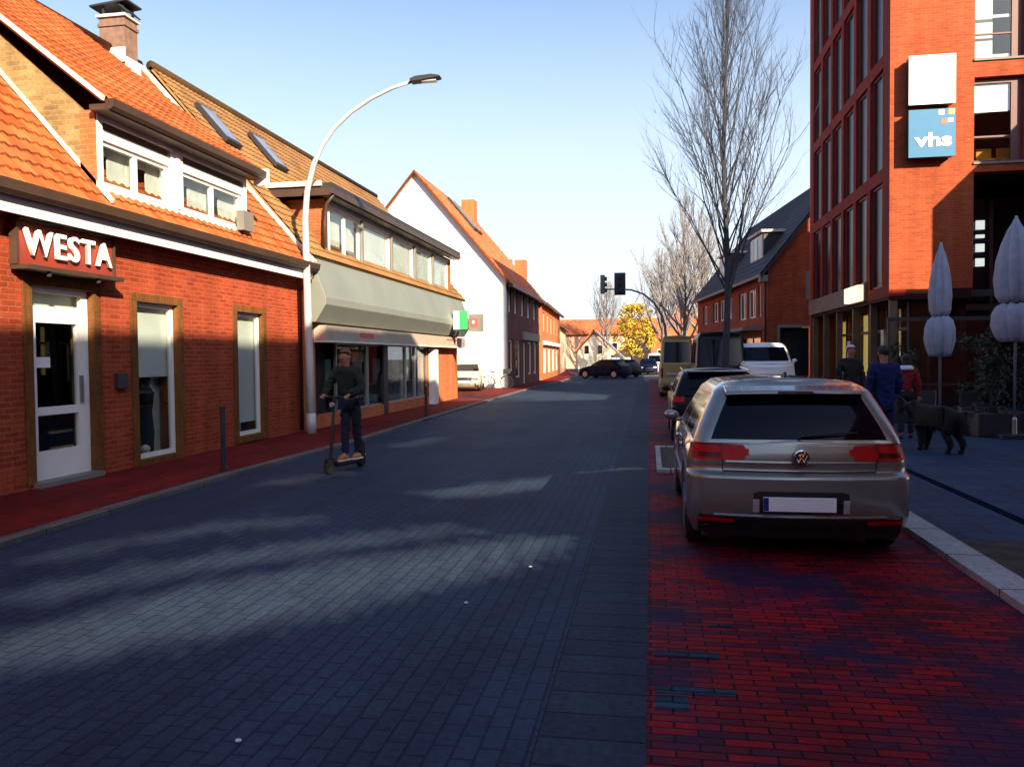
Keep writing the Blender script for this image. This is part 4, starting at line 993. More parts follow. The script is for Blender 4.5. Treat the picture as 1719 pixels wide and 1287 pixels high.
for yy in (4.2, 12.2):
    z0 = 5.8 + .75 * k_
    dm = MB().box(.55, 2.2, yy - 1.3, yy + 1.3, z0 - .7, z0 + .95).build('dormer', M['metal_dark'], h, local=True)
    MB().box(.40, 2.4, yy - 1.45, yy + 1.45, z0 + .95, z0 + 1.07).build('dormer_roof', M['mortar'], dm, local=True)
    for j in range(3):
        a = yy - 1.2 + j * .82
        f = MB().box(.49, .548, a, a + .72, z0 - .35, z0 + .85).build('window', M['white'], dm, local=True)
        MB().box(.47, .489, a + .08, a + .64, z0 - .25, z0 + .77).build('pane', M['glass_dark'] if j == 1 else M['curtain'], f, local=True)
sg = thing('narrow_white_sign', 'narrow upright pale sign on the red gable beside the corner block', 'sign', (7.0, 37.9, 4.8))
part('panel', M['grey_panel'], sg, (6.92, 7.16, 37.70, 37.80, 4.15, 5.4)); part('bracket', M['metal_dark'], sg, (6.98, 7.08, 37.80, 38.17, 4.7, 4.8))

# ---------------- buildings behind the camera's right shoulder, which throw the street's shade
Hh = 12.75
STREAKS = [  # lit patches on the road (ground coordinates) that the added wall's slits throw
 ([(-2.93, 9.61), (-2.2, 10.55), (-0.3, 12.3), (0.1, 12.0), (-1.2, 10.5), (-2.1, 9.55)], .95),
 ([(-4.2, 3.9), (-3.44, 5.35), (-2.5, 6.45), (-0.9, 7.6), (-0.75, 7.25), (-1.09, 6.35), (-2.1, 5.1), (-2.75, 4.45), (-3.6, 3.75)], .92),
 ([(-4.65, 5.1), (-4.2, 5.9), (-3.2, 7.0), (-2.1, 7.8), (-1.6, 7.8), (-2.3, 7.1), (-3.4, 6.1), (-4.3, 5.0)], .70),
 ([(-5.3, 6.1), (-4.7, 7.5), (-3.6, 8.2), (-3.4, 7.9), (-4.5, 7.1), (-5.1, 5.9)], .55),
 ([(-5.3, 10.3), (-4.6, 11.6), (-4.3, 11.5), (-5.0, 10.1)], .5),
 ([(-5.0, 14.9), (-4.6, 16.9), (-4.2, 16.7), (-4.6, 14.7)], .5),
]
def inside(p, poly):
    c = False; n = len(poly)
    for i in range(n):
        (x1, y1), (x2, y2) = poly[i], poly[i - 1]
        if (y1 > p[1]) != (y2 > p[1]) and p[0] < (x2 - x1) * (p[1] - y1) / (y2 - y1) + x1: c = not c
    return c
h = thing('streak_casting_shell', 'tall unseen roofless brick shell added behind the viewer, slit to throw the road streaks', 'building', (6.8, -8, 0))  # unseen shell added to shade the road and shape its light streaks
cy_, cz_ = 0.12, 0.045
V = []; Fq = []
gy0, gy1, gz0, gz1 = -13.0, 4.01, 2.5, 12.04
ny = int((gy1 - gy0) / cy_); nz = int((gz1 - gz0) / cz_)
gy1 = gy0 + ny * cy_; gz1 = gz0 + nz * cz_
for j in range(nz + 1):
    for i in range(ny + 1): V.append((6.8, gy0 + i * cy_, gz0 + j * cz_))
def spread(p, poly):
    """share of a small neighbourhood inside the patch, so that its rim fades"""
    return sum(inside((p[0] + dx, p[1] + dy), poly) for dx in (-.14, 0, .14) for dy in (-.14, 0, .14)) / 9
err = [((i * 0.618) % 1.0) for i in range(ny)]
for j in range(nz):
    for i in range(ny):
        y = gy0 + (i + .5) * cy_; z = gz0 + (j + .5) * cz_
        t = z / .445
        gx, gy = 6.8 + SDX * t, y + SDY * t
        op = 0
        for poly, dn in STREAKS:
            op = max(op, dn * spread((gx, gy), poly))
        err[i] += op if op > .02 else 0
        skip = err[i] >= 1 and op > .02
        if skip: err[i] -= 1
        if not skip:
            k = j * (ny + 1) + i
            Fq.append((k, k + 1, k + ny + 2, k + ny + 1))
m = MB(); m.add(V, Fq)
m.build('streak_slit_wall', M['brick_red'], h, fix=False)
part('wall', M['brick_red'], h, (6.78, 6.82, gy0, gy1, 0, gz0), (6.78, 6.82, gy0, gy1, gz1, Hh), (6.7, 7.0, -32, gy0, 0, Hh), (6.7, 7.0, gy1, 6.5, 0, Hh), (17.7, 18, -32, 10, 0, Hh), (7, 18, -32, -31.7, 0, Hh))
MB().slab([(6.7, 6.5, 0), (18, 10.0, 0), (18, 10.0, Hh), (6.7, 6.5, Hh)], (0, -.3, 0)).build('north_wall', M['brick_red'], h)
h = thing('flat_neighbour_building', 'flat-topped brick building beside the roofless one behind the viewer', 'building', (25, -5, 0))
part('wall', M['brick_red'], h, (18.1, 36, -25, 10.0, 0, 11.8))
h = thing('gabled_wing', 'narrow gabled brick wing just outside the picture on the right', 'building', (16, 21, 0))
MB().prism([(11.63, 0), (11.63, 8.46), (17, 13.8), (22.4, 8.46), (22.4, 0)], 1, 20, 23).build('wall', M['brick_shade'], h)

# ================================================================== STREET FURNITURE
# curved lamp post
t = thing('street_lamp', 'tall pale street lamp whose pole curves out over the road beside the WESTA house', 'street lamp', (-7.43, 16.87, 0))
pts = [(-7.43, 16.87, .04), (-7.45, 16.87, 1.6), (-7.47, 16.87, 3.2), (-7.49, 16.87, 4.8), (-7.43, 16.87, 5.4), (-7.27, 16.87, 5.98), (-7.05, 16.87, 6.40), (-6.76, 16.87, 6.76), (-6.38, 16.87, 7.07), (-5.92, 16.87, 7.33), (-5.45, 16.87, 7.52), (-4.98, 16.87, 7.64)]
MB().tube(pts, [.095, .09, .082, .072, .064, .058, .052, .047, .043, .040, .037, .034], 12).build('pole', M['pole'], t, smooth=True)
MB().tube([(-7.43, 16.87, .04), (-7.43, 16.87, .5)], [.115, .10], 12).build('base_sleeve', M['pole'], t, smooth=True)
hd = MB().prism([(-5.02, 7.60), (-4.80, 7.61), (-4.38, 7.66), (-4.36, 7.70), (-4.55, 7.735), (-4.90, 7.715), (-5.02, 7.67)], 1, 16.75, 16.99).build('lamp_head', M['metal_dark'], t, bevel=.015)
part('lens', M['lamp_clear'], hd, (-4.78, -4.45, 16.79, 16.95, 7.60, 7.625))
for (x, y, hgt, lb) in ((-6.28, 11.08, .98, 'slim dark bollard on the red pavement in front of the WESTA house'), (-6.32, 22.3, .85, 'short dark bollard at the pavement edge in front of the grey canopy')):
    b = MB().lathe((x, y, .047), [(.055, 0), (.055, .04), (.040, .05), (.038, hgt - .1), (.046, hgt - .08), (.046, hgt - .02), (.02, hgt)], 12)
    tag(b.build('bollard', M['metal_dark'], origin=(x, y, .047), smooth=False), lb, 'bollard', 'bollards on the left pavement')
# traffic signal on a curved arm
t = thing('traffic_light', 'traffic light pair on a curved arm seen dark against the bright sky', 'traffic light', (.92, 45, 0))
MB().tube([(.92, 45, 0), (.92, 45, 2.4), (.86, 45, 3.3), (.66, 45, 4.0), (.3, 45, 4.6), (-.3, 45, 5.12), (-.95, 45, 5.36), (-1.7, 45, 5.42), (-2.6, 45, 5.42)], [.085, .08, .075, .07, .06, .055, .05, .045, .04], 10).build('mast', M['pole_dark'], t, smooth=True)
hd = part('signal_head', M['navy'], t, (-1.82, -1.36, 44.9, 45.14, 5.18, 6.26), bevel=.03)
part('back_board', M['navy'], hd, (-1.90, -1.28, 45.141, 45.16, 5.10, 6.34), bevel=.02)
for k in range(3): MB().tube([(-1.59, 44.90, 5.40 + k * .34), (-1.59, 44.72, 5.38 + k * .34)], [.13, .12], 12).build('visor', M['navy'], hd)
hd = part('signal_head', M['pole_dark'], t, (-2.66, -2.42, 44.9, 45.3, 5.20, 6.22), bevel=.03)
for k in range(3): MB().tube([(-2.42, 45.1, 5.38 + k * .32), (-2.30, 45.1, 5.37 + k * .32)], [.12, .11], 10).build('visor', M['pole_dark'], hd)

# folded parasols
def parasol(x, y, lab, z0, ztie, ztop, rw, rs):
    t = thing('folded_parasol', lab, 'parasol', (x, y, .04), group='folded parasols on the plaza')
    MB().tube([(x, y, .04), (x, y, ztop + .05)], .028, 8).build('pole', M['alu'], t, smooth=True)
    fold = lambda a, i: .86 + .34 * abs(math.sin(4 * a + .18 * i)) ** .7 + .08 * math.cos(9 * a + .5 * i)
    H_ = ztop - ztie
    MB().lathe((x, y, ztie), [(rw * .70, 0), (rw * .90, H_ * .08), (rw, H_ * .28), (rw * .90, H_ * .50), (rw * .68, H_ * .70), (rw * .42, H_ * .86), (rw * .2, H_ * .95), (.03, H_)], 72, fold=fold).build('canopy', M['canvas'], t, smooth=True)
    h2 = ztie - z0
    MB().lathe((x, y, z0), [(rs * .62, 0), (rs * .80, h2 * .14), (rs * .98, h2 * .42), (rs * .95, h2 * .70), (rs * .80, h2 * .90), (rs * .50, h2)], 72, fold=fold).build('skirt', M['canvas'], t, smooth=True)
    MB().lathe((x, y, ztie - .06), [(rw * .7, 0), (rw * .74, .04), (rw * .7, .10)], 20).build('strap', M['metal_dark'], t)
    bs = MB().box(x - .35, x + .35, y - .35, y + .35, .04, .12).build('base', M['metal_dark'], t, bevel=.01)
    MB().lathe((x, y, .12), [(.05, 0), (.045, .28), (.03, .32)], 10).build('socket', M['alu'], bs)
parasol(6.30, 19.0, 'folded pale blue parasol tied round its pole, directly before the edge of the brick shadow', 1.62, 2.50, 4.06, .20, .27)
parasol(6.98, 17.0, 'folded pale blue parasol cut by the right edge of the picture', 1.9, 2.66, 4.27, .30, .34)

# ---------------- foliage helpers
def leaves(m, rnd, c, r, n, size):
    for _ in range(n):
        while True:
            p = Vector((rnd.uniform(-1, 1), rnd.uniform(-1, 1), rnd.uniform(-1, 1)))
            if p.length < 1: break
        p = Vector((c[0] + p.x * r[0], c[1] + p.y * r[1], c[2] + p.z * r[2]))
        a = Vector((rnd.gauss(0, 1), rnd.gauss(0, 1), rnd.gauss(0, 1))).normalized()
        b = a.cross(Vector((rnd.gauss(0, 1), rnd.gauss(0, 1), rnd.gauss(0, 1)))).normalized()
        s = size * rnd.uniform(.6, 1.3)
        m.add([p - a * s, p + b * s * .45, p + a * s, p - b * s * .45], [(0, 1, 2, 3)])

def planter(x, y, w_, hgt, lab, seed):
    rnd = random.Random(seed)
    t = thing('potted_shrub', lab, 'shrub', (x, y, .04), group='potted shrubs round the cafe corner')
    MB().prism([(x - w_ * .5, y - w_ * .4), (x + w_ * .5, y - w_ * .4), (x + w_ * .5, y + w_ * .4), (x - w_ * .5, y + w_ * .4)], 2, .04, .5).build('tub', M['metal_dark'], t, bevel=.02)
    st = MB()
    for k in range(5): st.tube([(x + rnd.uniform(-.1, .1), y, .45), (x + rnd.uniform(-.25, .25), y + rnd.uniform(-.2, .2), hgt * .8)], [.02, .008], 5)
    st.build('stem', M['bark'], t)
    m = MB()
    for k in range(22):
        a = rnd.uniform(0, 6.28); rr = rnd.uniform(0, .38) * w_ * 1.1; z = rnd.uniform(.55, hgt)
        leaves(m, rnd, (x + rr * math.cos(a), y + rr * math.sin(a), z), (.17, .17, .17), 55, .05)
    m.build('foliage', M['leaf_dark'], t, fix=False)
planter(6.75, 17.4, .75, 2.15, 'tall dense dark shrub in a tub under the right-hand parasol', 1)
planter(7.45, 17.8, .8, 2.3, 'tall dark shrub in a tub at the right picture edge', 2)
planter(7.15, 19.3, .8, 2.0, 'dark shrub in a tub just right of the tied parasol', 3)
planter(5.95, 20.6, .7, 1.9, 'dark shrub in a tub left of the tied parasol', 4)
# glazed wind screen frame and cafe furniture
t = thing('cafe_windscreen', 'dark framed cafe windscreen standing between the shrubs under the parasols', 'windscreen', (6.6, 21.5, .04))
part('frame', M['metal_dark'], t, *[(x, x + .05, 21.5, 21.55, .04, 2.6) for x in (5.9, 7.1, 8.3)], (5.95, 8.3, 21.505, 21.545, 2.5, 2.6), (5.95, 8.3, 21.505, 21.545, .9, .95), (5.95, 8.3, 21.505, 21.545, .06, .12))
part('pane', M['glass'], t, (5.95, 8.3, 21.52, 21.525, .12, 2.5))
def cafe_chair(x, y, rz, lab):
    t = thing('cafe_chair', lab, 'chair', (x, y, .04), R(rz), 'cafe chairs beside the parasol')
    MB().box(-.21, .21, -.21, .21, .43, .46).build('seat', M['metal_dark'], t, local=True, bevel=.01)
    MB().box(-.21, .21, .19, .22, .55, .86).build('backrest', M['metal_dark'], t, local=True, bevel=.01)
    for sx in (-.19, .19):
        for sy in (-.19, .2): MB().tube([(sx, sy, 0), (sx, sy, .86 if sy > 0 else .43)], .014, 6).build('leg', M['alu'], t, local=True)
cafe_chair(5.95, 18.3, 20, 'grey metal cafe chair left of the parasol foot')
cafe_chair(6.35, 17.9, 200, 'grey metal cafe chair right of the parasol foot facing the shrubs')

# ================================================================== TREES
def bare_tree(name, label, x, y, top, z0, rad, tr, seed, twig='twig', prim=46, sec=7, ter=4, shape=None, lean=0, upness=1.0, grp=None, thick=1.0, els=(42, 58)):
    rnd = random.Random(seed)
    t = thing(name, label, 'tree', (x, y, 0), group=grp)
    P = []; n = 12
    for i in range(n + 1):
        z = top * i / n
        P.append((x + lean * z + .05 * math.sin(z * .9 + seed), y + .05 * math.cos(z * .7), z))
    Rr = [tr * (1 - .93 * (i / n)) ** 1.1 + .008 for i in range(n + 1)]; Rr[0] *= 1.35
    MB().tube(P, Rr, 10).build('trunk', M['bark'], t, smooth=True)
    m = MB(); m2 = MB()
    def at(z): 
        k = z / top * n; i = min(int(k), n - 1); return Vector(P[i]).lerp(Vector(P[i + 1]), k - i)
    def branch(p, d, L, r, lvl):
        pts = [p]; rr = [r]; q = p; seg = 5 if lvl == 0 else 4 if lvl == 1 else 3
        dd = d.copy()
        for s_ in range(seg):
            dd = (dd + Vector((rnd.gauss(0, .10), rnd.gauss(0, .10), .16 * upness + rnd.gauss(0, .05)))).normalized()
            q = q + dd * L / seg; pts.append(q); rr.append(r * (1 - (s_ + 1) / seg * .85))
        (m if lvl == 0 else m2).tube(pts, rr, 5 if lvl == 0 else 3, caps=False)
        cnt = sec if lvl == 0 else ter if lvl == 1 else 0
        for k in range(cnt):
            f = rnd.uniform(.25, .98) if lvl == 0 else rnd.uniform(.2, 1)
            i = min(int(f * seg), seg - 1); pp = pts[i].lerp(pts[i + 1], f * seg - i)
            base = (pts[i + 1] - pts[i]).normalized()
            side = Vector((rnd.gauss(0, 1), rnd.gauss(0, 1), rnd.gauss(0, .5))).normalized()
            nd = (base * 1.0 + side * .62).normalized()
            if nd.z < .1: nd.z = .15; nd.normalize()
            branch(pp, nd, L * rnd.uniform(.28, .5) * (1.1 - f * .35), max(r * .36, .0035 * thick), lvl + 1)
    for k in range(prim):
        f = (k + rnd.random()) / prim
        z = z0 + (top - z0) * (f ** 1.05) * .96
        an = k * 2.4 + rnd.uniform(-.4, .4)
        hh_ = (z - z0) / (top - z0)
        sp = (1 - hh_) ** .7 * rad * 1.55 + .35
        if shape: sp *= shape(hh_)
        el = R(rnd.uniform(*els)) + hh_ * .30
        d = Vector((math.cos(an) * math.cos(el), math.sin(an) * math.cos(el), math.sin(el)))
        branch(at(z), d, sp / math.cos(R(sum(els) / 2)) * rnd.uniform(.75, 1.05), (.030 * (1 - hh_) + .012) * thick * (tr / .11), 0)
    lb = m.build('limbs', M['bark' if twig == 'twig' else twig], t, smooth=True, fix=False)
    m2.build('twigs', M[twig], t, fix=False)
    return t
bare_tree('street_tree', 'tall leafless street tree with upswept twiggy crown standing among the parked cars', 2.0, 22.0, 12.8, 3.1, 1.42, .098, 11, prim=78, sec=12, ter=6, els=(54, 66), thick=.72)
for i, (x, y, tp, rd, lb) in enumerate(((1.2, 76, 11.0, 2.3, 'small pale leafless tree right behind the yellow tree'), (2.7, 63, 13.5, 2.6, 'pale leafless tree rising left of the dark-roofed house, taller of the far ones'), (4.3, 66, 12.5, 2.6, 'pale leafless tree partly hidden by the dark-roofed house'), (3.2, 84, 12.5, 2.8, 'faint leafless tree deepest in the far row'), (-5.8, 112, 11.0, 3.0, 'faint leafless tree above the far cottage roofs'))):
    bare_tree('bare_tree', lb, x, y, tp, 2.4, rd, .13, 20 + i, twig='twig_pale', prim=32, sec=10, ter=6, grp='leafless trees at the far end', thick=2.2)
# yellow tree
t = thing('yellow_tree', 'rounded tree with bright yellow leaves at the far street bend', 'tree', (-1.7, 86, 0))
MB().tube([(-1.7, 86, 0), (-1.75, 86, 1.6), (-1.6, 86, 3.4)], [.18, .14, .08], 8).build('trunk', M['bark'], t, smooth=True)
rnd = random.Random(5); m = MB(); lm = MB()
for k in range(85):
    a = rnd.uniform(0, 6.28); u = rnd.uniform(-1, 1); rr = rnd.uniform(.35, 1) * 2.3 * math.sqrt(1 - u * u * .8)
    c = (-1.5 + rr * math.cos(a), 86 + rr * math.sin(a), 4.5 + 2.5 * u)
    leaves(m, rnd, c, (.55, .55, .45), 42, .16)
    if k % 3 == 0: lm.tube([(-1.7, 86, rnd.uniform(1.6, 3)), ((c[0] - 1.7) / 2, (c[1] + 86) / 2, c[2] * .75), c], [.05, .03, .01], 4)
lm.build('limbs', M['bark'], t)
m.build('crown', M['leaf_yellow'], t, fix=False)

# ================================================================== VEHICLES
def lerp_tab(tab, v):
    if v <= tab[0][0]: return tab[0][1]
    for (a, x), (b, y) in zip(tab, tab[1:]):
        if v <= b: return x + (y - x) * (v - a) / (b - a)
    return tab[-1][1]

class Car:
    """car in its own frame: rear bumper at y=0, nose at y=L, ground z=0, centre x=0"""
    def __init__(s, name, label, loc, rz, paint, L=4.25, W=.90, belt=.96, roof=1.45, wsb=3.15, wst=2.35, rear=((.96, .14), (1.30, .70), (1.45, .62)), gtop=.66, nose=.72, wr=.32, zsill=.20, low='black', grp=None, cat='car', wmat='rim'):
        s.t = thing(name, label, cat, loc, rz, grp)
        s.L, s.W, s.belt, s.roof = L, W, belt, roof
        s.wt = [(.2, .94 * W), (.33, .985 * W), (.55, W), (.80, .985 * W), (belt, .94 * W)]
        s.rt = [(.2, .12), (.34, .03), (.50, .0), (.695, .004), (.708, .02), (.72, .085), (.735, .10), (.80, .085), (belt, .12)]
        s.ft = [(.2, L - .14), (.4, L), (.62, L - .02), (nose, L - .10), (belt, L - .9)]
        s.R, s.bow = .20, .13
        s.axr, s.axf = .80, L - .88
        s.wr = wr; s.wsb = wsb; s.wst = wst; s.rear = rear; s.gtop = gtop; s.nose = nose; s.paint = paint
        s.zsill = zsill
        s.shell(); s.green()
        for yy in (s.axr, s.axf):
            for sx in (-1, 1):
                c = (sx * (W - .115), yy, wr)
                ty = MB()
                prof = [(wr * .62, -.10), (wr * .93, -.10), (wr, -.07), (wr, .07), (wr * .93, .10), (wr * .62, .10)]
                V = []; Fc = []; n = 26
                for i, (r_, o) in enumerate(prof):
                    for k in range(n):
                        a = 2 * math.pi * k / n; V.append((c[0] + o, c[1] + r_ * math.cos(a), c[2] + r_ * math.sin(a)))
                for i in range(len(prof) - 1):
                    for k in range(n): Fc.append((i * n + k, i * n + (k + 1) % n, (i + 1) * n + (k + 1) % n, (i + 1) * n + k))
                ty.add(V, Fc)
                wh = ty.build('wheel', M['rubber'], s.t, local=True, smooth=True)
                rm = MB(); o = sx * .06
                for k in range(5):
                    a = 2 * math.pi * k / 5
                    rm.obox((c[0] + o, c[1] + math.cos(a) * wr * .33, c[2] + math.sin(a) * wr * .33), (.03, wr * .62, .07), (a, 0, 0))
                rm.tube([(c[0] + o - .02, c[1], c[2]), (c[0] + o + .02, c[1], c[2])], .07, 10)
                rm.tube([(c[0] + o - .05, c[1], c[2]), (c[0] + o - .04, c[1], c[2])], wr * .64, 22)
                rm.build('rim', M[wmat], wh, local=True)
        # dark underbody
        MB().box(-W * .86, W * .86, .22, L - .25, .17, .5).build('underbody', M['black'], s.t, local=True)
    def half(s, w, r, f, R_, bow):
        """half outline (x>=0) from rear centre to nose centre"""
        P = []; xs = w - R_
        for k in range(6): x = xs * k / 5; P.append((x, r + bow * (x / w) ** 2, 'r'))
        y0 = P[-1][1]
        for k in range(1, 6): a = math.pi / 2 * k / 6; P.append((xs + R_ * math.sin(a), y0 + R_ * (1 - math.cos(a)), 'c'))
        ya = y0 + R_; yb = f - bow * 1.6 - R_ * 1.5
        n = 30
        for k in range(n + 1): P.append((w, ya + (yb - ya) * k / n, 's'))
        for k in range(1, 6): a = math.pi / 2 * k / 6; P.append((xs + R_ * math.cos(a), yb + R_ * 1.5 * math.sin(a), 'g'))
        for k in range(6):
            x = xs * (1 - k / 5); P.append((x, f - bow * 1.6 * (x / w) ** 2 if k else yb + R_ * 1.5, 'f'))
        return P
    def ztop(s, y):
        return s.belt if y < s.wsb - .35 else lerp_tab([(s.wsb - .35, s.belt), (s.wsb + .1, s.belt - .01), (s.L - .5, s.nose + .06), (s.L - .15, s.nose), (s.L, s.nose - .05)], y)
    def shell(s):
        tz = [0, .06, .16, .30, .42, .52, .62, .650, .668, .684, .704, .76, .84, .92, .975, 1.0]
        rings = []
        for t in tz:
            zz = .2 + (s.belt - .2) * t
            w_ = lerp_tab(s.wt, zz); r_ = lerp_tab(s.rt, zz); f_ = lerp_tab(s.ft, zz) if zz < s.nose else s.L - .10
            h_ = s.half(w_, r_, f_, s.R, s.bow); ring = []
            for (x, y, kd) in h_:
                zm = s.zsill
                if kd in 'sg' or kd == 'c':
                    for ax_ in (s.axr, s.axf):
                        Ra = s.wr + .055
                        if abs(y - ax_) < Ra: zm = max(zm, s.wr + math.sqrt(Ra * Ra - (y - ax_) ** 2))
                zt = s.ztop(y)
                ring.append((x, y, zm + (zt - zm) * t))
            rings.append(ring)
        m = MB(); n = len(rings[0])
        for sg_ in (1, -1):
            k0 = len(m.v)
            for ring in rings: m.v += [(sg_ * x, y, z) for x, y, z in ring]
            for j in range(len(rings) - 1):
                for i in range(n - 1):
                    m.f.append((k0 + j * n + i, k0 + j * n + i + 1, k0 + (j + 1) * n + i + 1, k0 + (j + 1) * n + i))
        top = rings[-1]; k0 = len(m.v); c = 7
        for (x, y, z) in top:
            for k in range(c):
                u = -1 + 2 * k / (c - 1); m.v.append((x * u, y, z + .035 * (1 - u * u) * min(1, x / .4)))
        for i in range(n - 1):
            for k in range(c - 1): m.f.append((k0 + i * c + k, k0 + i * c + k + 1, k0 + (i + 1) * c + k + 1, k0 + (i + 1) * c + k))
        s.body = m.build('body', M[s.paint], s.t, local=True, smooth=True)
    def gw(s, z):
        f = (z - s.belt) / (s.roof - s.belt)
        return s.W * (.925 - (.925 - s.gtop / s.W * 1.0) * (f ** 1.15)) if f < .86 else s.W * (.925 - (.925 - s.gtop / s.W) * (.86 ** 1.15)) - (f - .86) / .14 * .09
    def green(s):
        H_ = s.roof - s.belt
        tz = [0, .06, .25, .45, .65, .80, .86, .93, 1.0]
        rings = []; kinds = None
        for t in tz:
            z = s.belt + H_ * t
            r_ = lerp_tab(s.rear, z); f_ = s.wsb + (s.wst - s.wsb) * t
            h_ = s.half(s.gw(z), r_, f_, .13, .07); rings.append([(x, y, z) for x, y, k in h_]); kinds = [k for _, _, k in h_]
        n = len(kinds); body = MB(); rw = MB(); ws = MB(); sw = {1: [], -1: []}
        sidx = [i for i, k in enumerate(kinds) if k == 's']
        s0, s1 = sidx[0], sidx[-1]
        pil = {s0 + int(len(sidx) * f) for f in (.52,)}
        cpill = s0 + int(len(sidx) * .13)
        for sg_ in (1, -1):
            P = [[(sg_ * x, y, z) for x, y, z in r] for r in rings]
            sm = MB()
            for j in range(len(tz) - 1):
                for i in range(n - 1):
                    q = [P[j][i], P[j][i + 1], P[j + 1][i + 1], P[j + 1][i]]
                    win = 1 <= j <= 4
                    k, k2 = kinds[i], kinds[i + 1]
                    if win and k == 'r' and k2 == 'r': rw.add(q, [(0, 1, 2, 3)])
                    elif win and k in 'fg' and (k2 == 'f'): ws.add(q, [(0, 1, 2, 3)])
                    elif win and k == 's' and k2 == 's' and i > cpill and i < s1 - 1 and i not in pil: sm.add(q, [(0, 1, 2, 3)])
                    else: body.add(q, [(0, 1, 2, 3)])
            sm.build('side_window', M['glass_car'], s.t, local=True, smooth=True)
        top = rings[-1]; c = 7; k0 = len(body.v)
        for (x, y, z) in top:
            for k in range(c):
                u = -1 + 2 * k / (c - 1); body.v.append((x * u, y, z + .035 * (1 - u * u) * min(1, x / .3)))
        for i in range(n - 1):
            for k in range(c - 1): body.f.append((k0 + i * c + k, k0 + i * c + k + 1, k0 + (i + 1) * c + k + 1, k0 + (i + 1) * c + k))
        body.build('cabin_frame', M[s.paint], s.t, local=True, smooth=True)
        rw.build('rear_window', M['glass_car'], s.t, local=True, smooth=True)
        ws.build('windscreen', M['glass_car'], s.t, local=True, smooth=True)
    def rear_y(s, x, z):
        """surface of the shell at the back"""
        t = z
        w_ = lerp_tab(s.wt, z); r_ = lerp_tab(s.rt, z); R_ = s.R; xs = w_ - R_; ax = min(abs(x), w_ - .002)
        if ax <= xs: return r_ + s.bow * (ax / w_) ** 2
        u = (ax - xs) / R_
        return r_ + s.bow * (xs / w_) ** 2 + R_ * (1 - math.sqrt(max(0, 1 - u * u)))
    def front_y(s, x, z):
        w_ = lerp_tab(s.wt, z); f_ = lerp_tab(s.ft, z) if z < s.nose else s.L - .10
        return f_ - s.bow * 1.6 * (x / w_) ** 2
    def patch(s, name, mat, x0, x1, zlo, zhi, off=.006, nx=14, nz=4, parent=None, front=False, th=.02):
        m = MB(); V = []
        fl = zlo if callable(zlo) else (lambda x: zlo); fh = zhi if callable(zhi) else (lambda x: zhi)
        for lay in (off, off - th):
            for j in range(nz + 1):
                for i in range(nx + 1):
                    x = x0 + (x1 - x0) * i / nx; z = fl(x) + (fh(x) - fl(x)) * j / nz
                    y = s.front_y(x, z) + lay if front else s.rear_y(x, z) - lay
                    V.append((x, y, z))
        w_ = nx + 1; N_ = w_ * (nz + 1); Fc = []
        for j in range(nz):
            for i in range(nx): 
                Fc.append((j * w_ + i, j * w_ + i + 1, (j + 1) * w_ + i + 1, (j + 1) * w_ + i)); Fc.append(tuple(N_ + q for q in (j * w_ + i, (j + 1) * w_ + i, (j + 1) * w_ + i + 1, j * w_ + i + 1)))
        for i in range(nx): Fc.append((i, i + 1, N_ + i + 1, N_ + i)); Fc.append((nz * w_ + i, N_ + nz * w_ + i, N_ + nz * w_ + i + 1, nz * w_ + i + 1))
        for j in range(nz): Fc.append((j * w_, N_ + j * w_, N_ + (j + 1) * w_, (j + 1) * w_)); Fc.append((j * w_ + nx, (j + 1) * w_ + nx, N_ + (j + 1) * w_ + nx, N_ + j * w_ + nx))
        m.add(V, Fc)
        return m.build(name, M[mat], parent or s.t, local=True, smooth=False)
    def mirrors(s):
        for sx in (-1, 1):
            m = MB().ball((sx * (s.W + .05), s.wsb - .42, s.belt + .05), (.085, .05, .06), 8)
            m.obox((sx * (s.W - .02), s.wsb - .40, s.belt - .0), (.12, .05, .04), (0, 0, 0))
            m.build('mirror', M[s.paint], s.t, local=True, smooth=True)

# ---- the silver hatchback in front
c = Car('silver_hatchback', 'silver hatchback parked nearest the camera on the red lane, seen from behind', (1.20, 6.72, 0.004), 0, 'silver', rear=((.96, .13), (1.03, .15), (1.28, .33), (1.36, .38), (1.40, .42), (1.45, .66)), gtop=.61, low='black')
s = c
s.mirrors()
for sx in (-1, 1):
    lo = lambda x: .825 + .02 * max(0, (.55 - abs(x)) / .2) ** 2 + (.03 if abs(x) < .43 else 0)
    hi = lambda x: min(.955, .945 + .012 * (abs(x) - .4)) - (.03 if abs(x) < .43 else 0)
    lp = s.patch('tail_lamp', 'lamp_red', sx * .395, sx * .855, lo, hi, off=.010, nx=22)
    s.patch('lamp_seam', 'black', sx * .606, sx * .612, .81, .97, off=.013, nx=1, parent=lp)
    s.patch('dark_lens', 'lamp_dark', sx * .62, sx * .80, lambda x: .845, lambda x: .885, off=.0125, nx=8, parent=lp)
    s.patch('reflector', 'lamp_red', sx * .52, sx * .80, .315, .345, off=.016, nx=8)
    s.patch('bumper_seam', 'black', sx * .60, sx * .606, .735, .83, off=.004, nx=1)
s.patch('tailgate_seam', 'black', -.60, .60, .728, .736, off=.005, nz=1)
s.patch('tailgate_crease', 'silver', -.58, .58, lambda x: .805, lambda x: .82, off=.008, nz=2)
s.patch('plate_recess', 'black', -.37, .37, lambda x: .405, lambda x: .585 - .02 * (abs(x) > .33), off=.003, nz=2)
pl = MB().box(-.30, .26, -.034, -.020, .43, .545).build('number_plate', M['plate'], s.t, local=True, bevel=.003)
MB().box(-.30, -.258, -.0345, -.0338, .434, .541).build('plate_band', M['plate_blue'], pl, local=True)
for sx in (-1, 1): s.patch('recess_edge', 'lamp_clear', sx * .325, sx * .375, .41, .52, off=.006, nx=3)
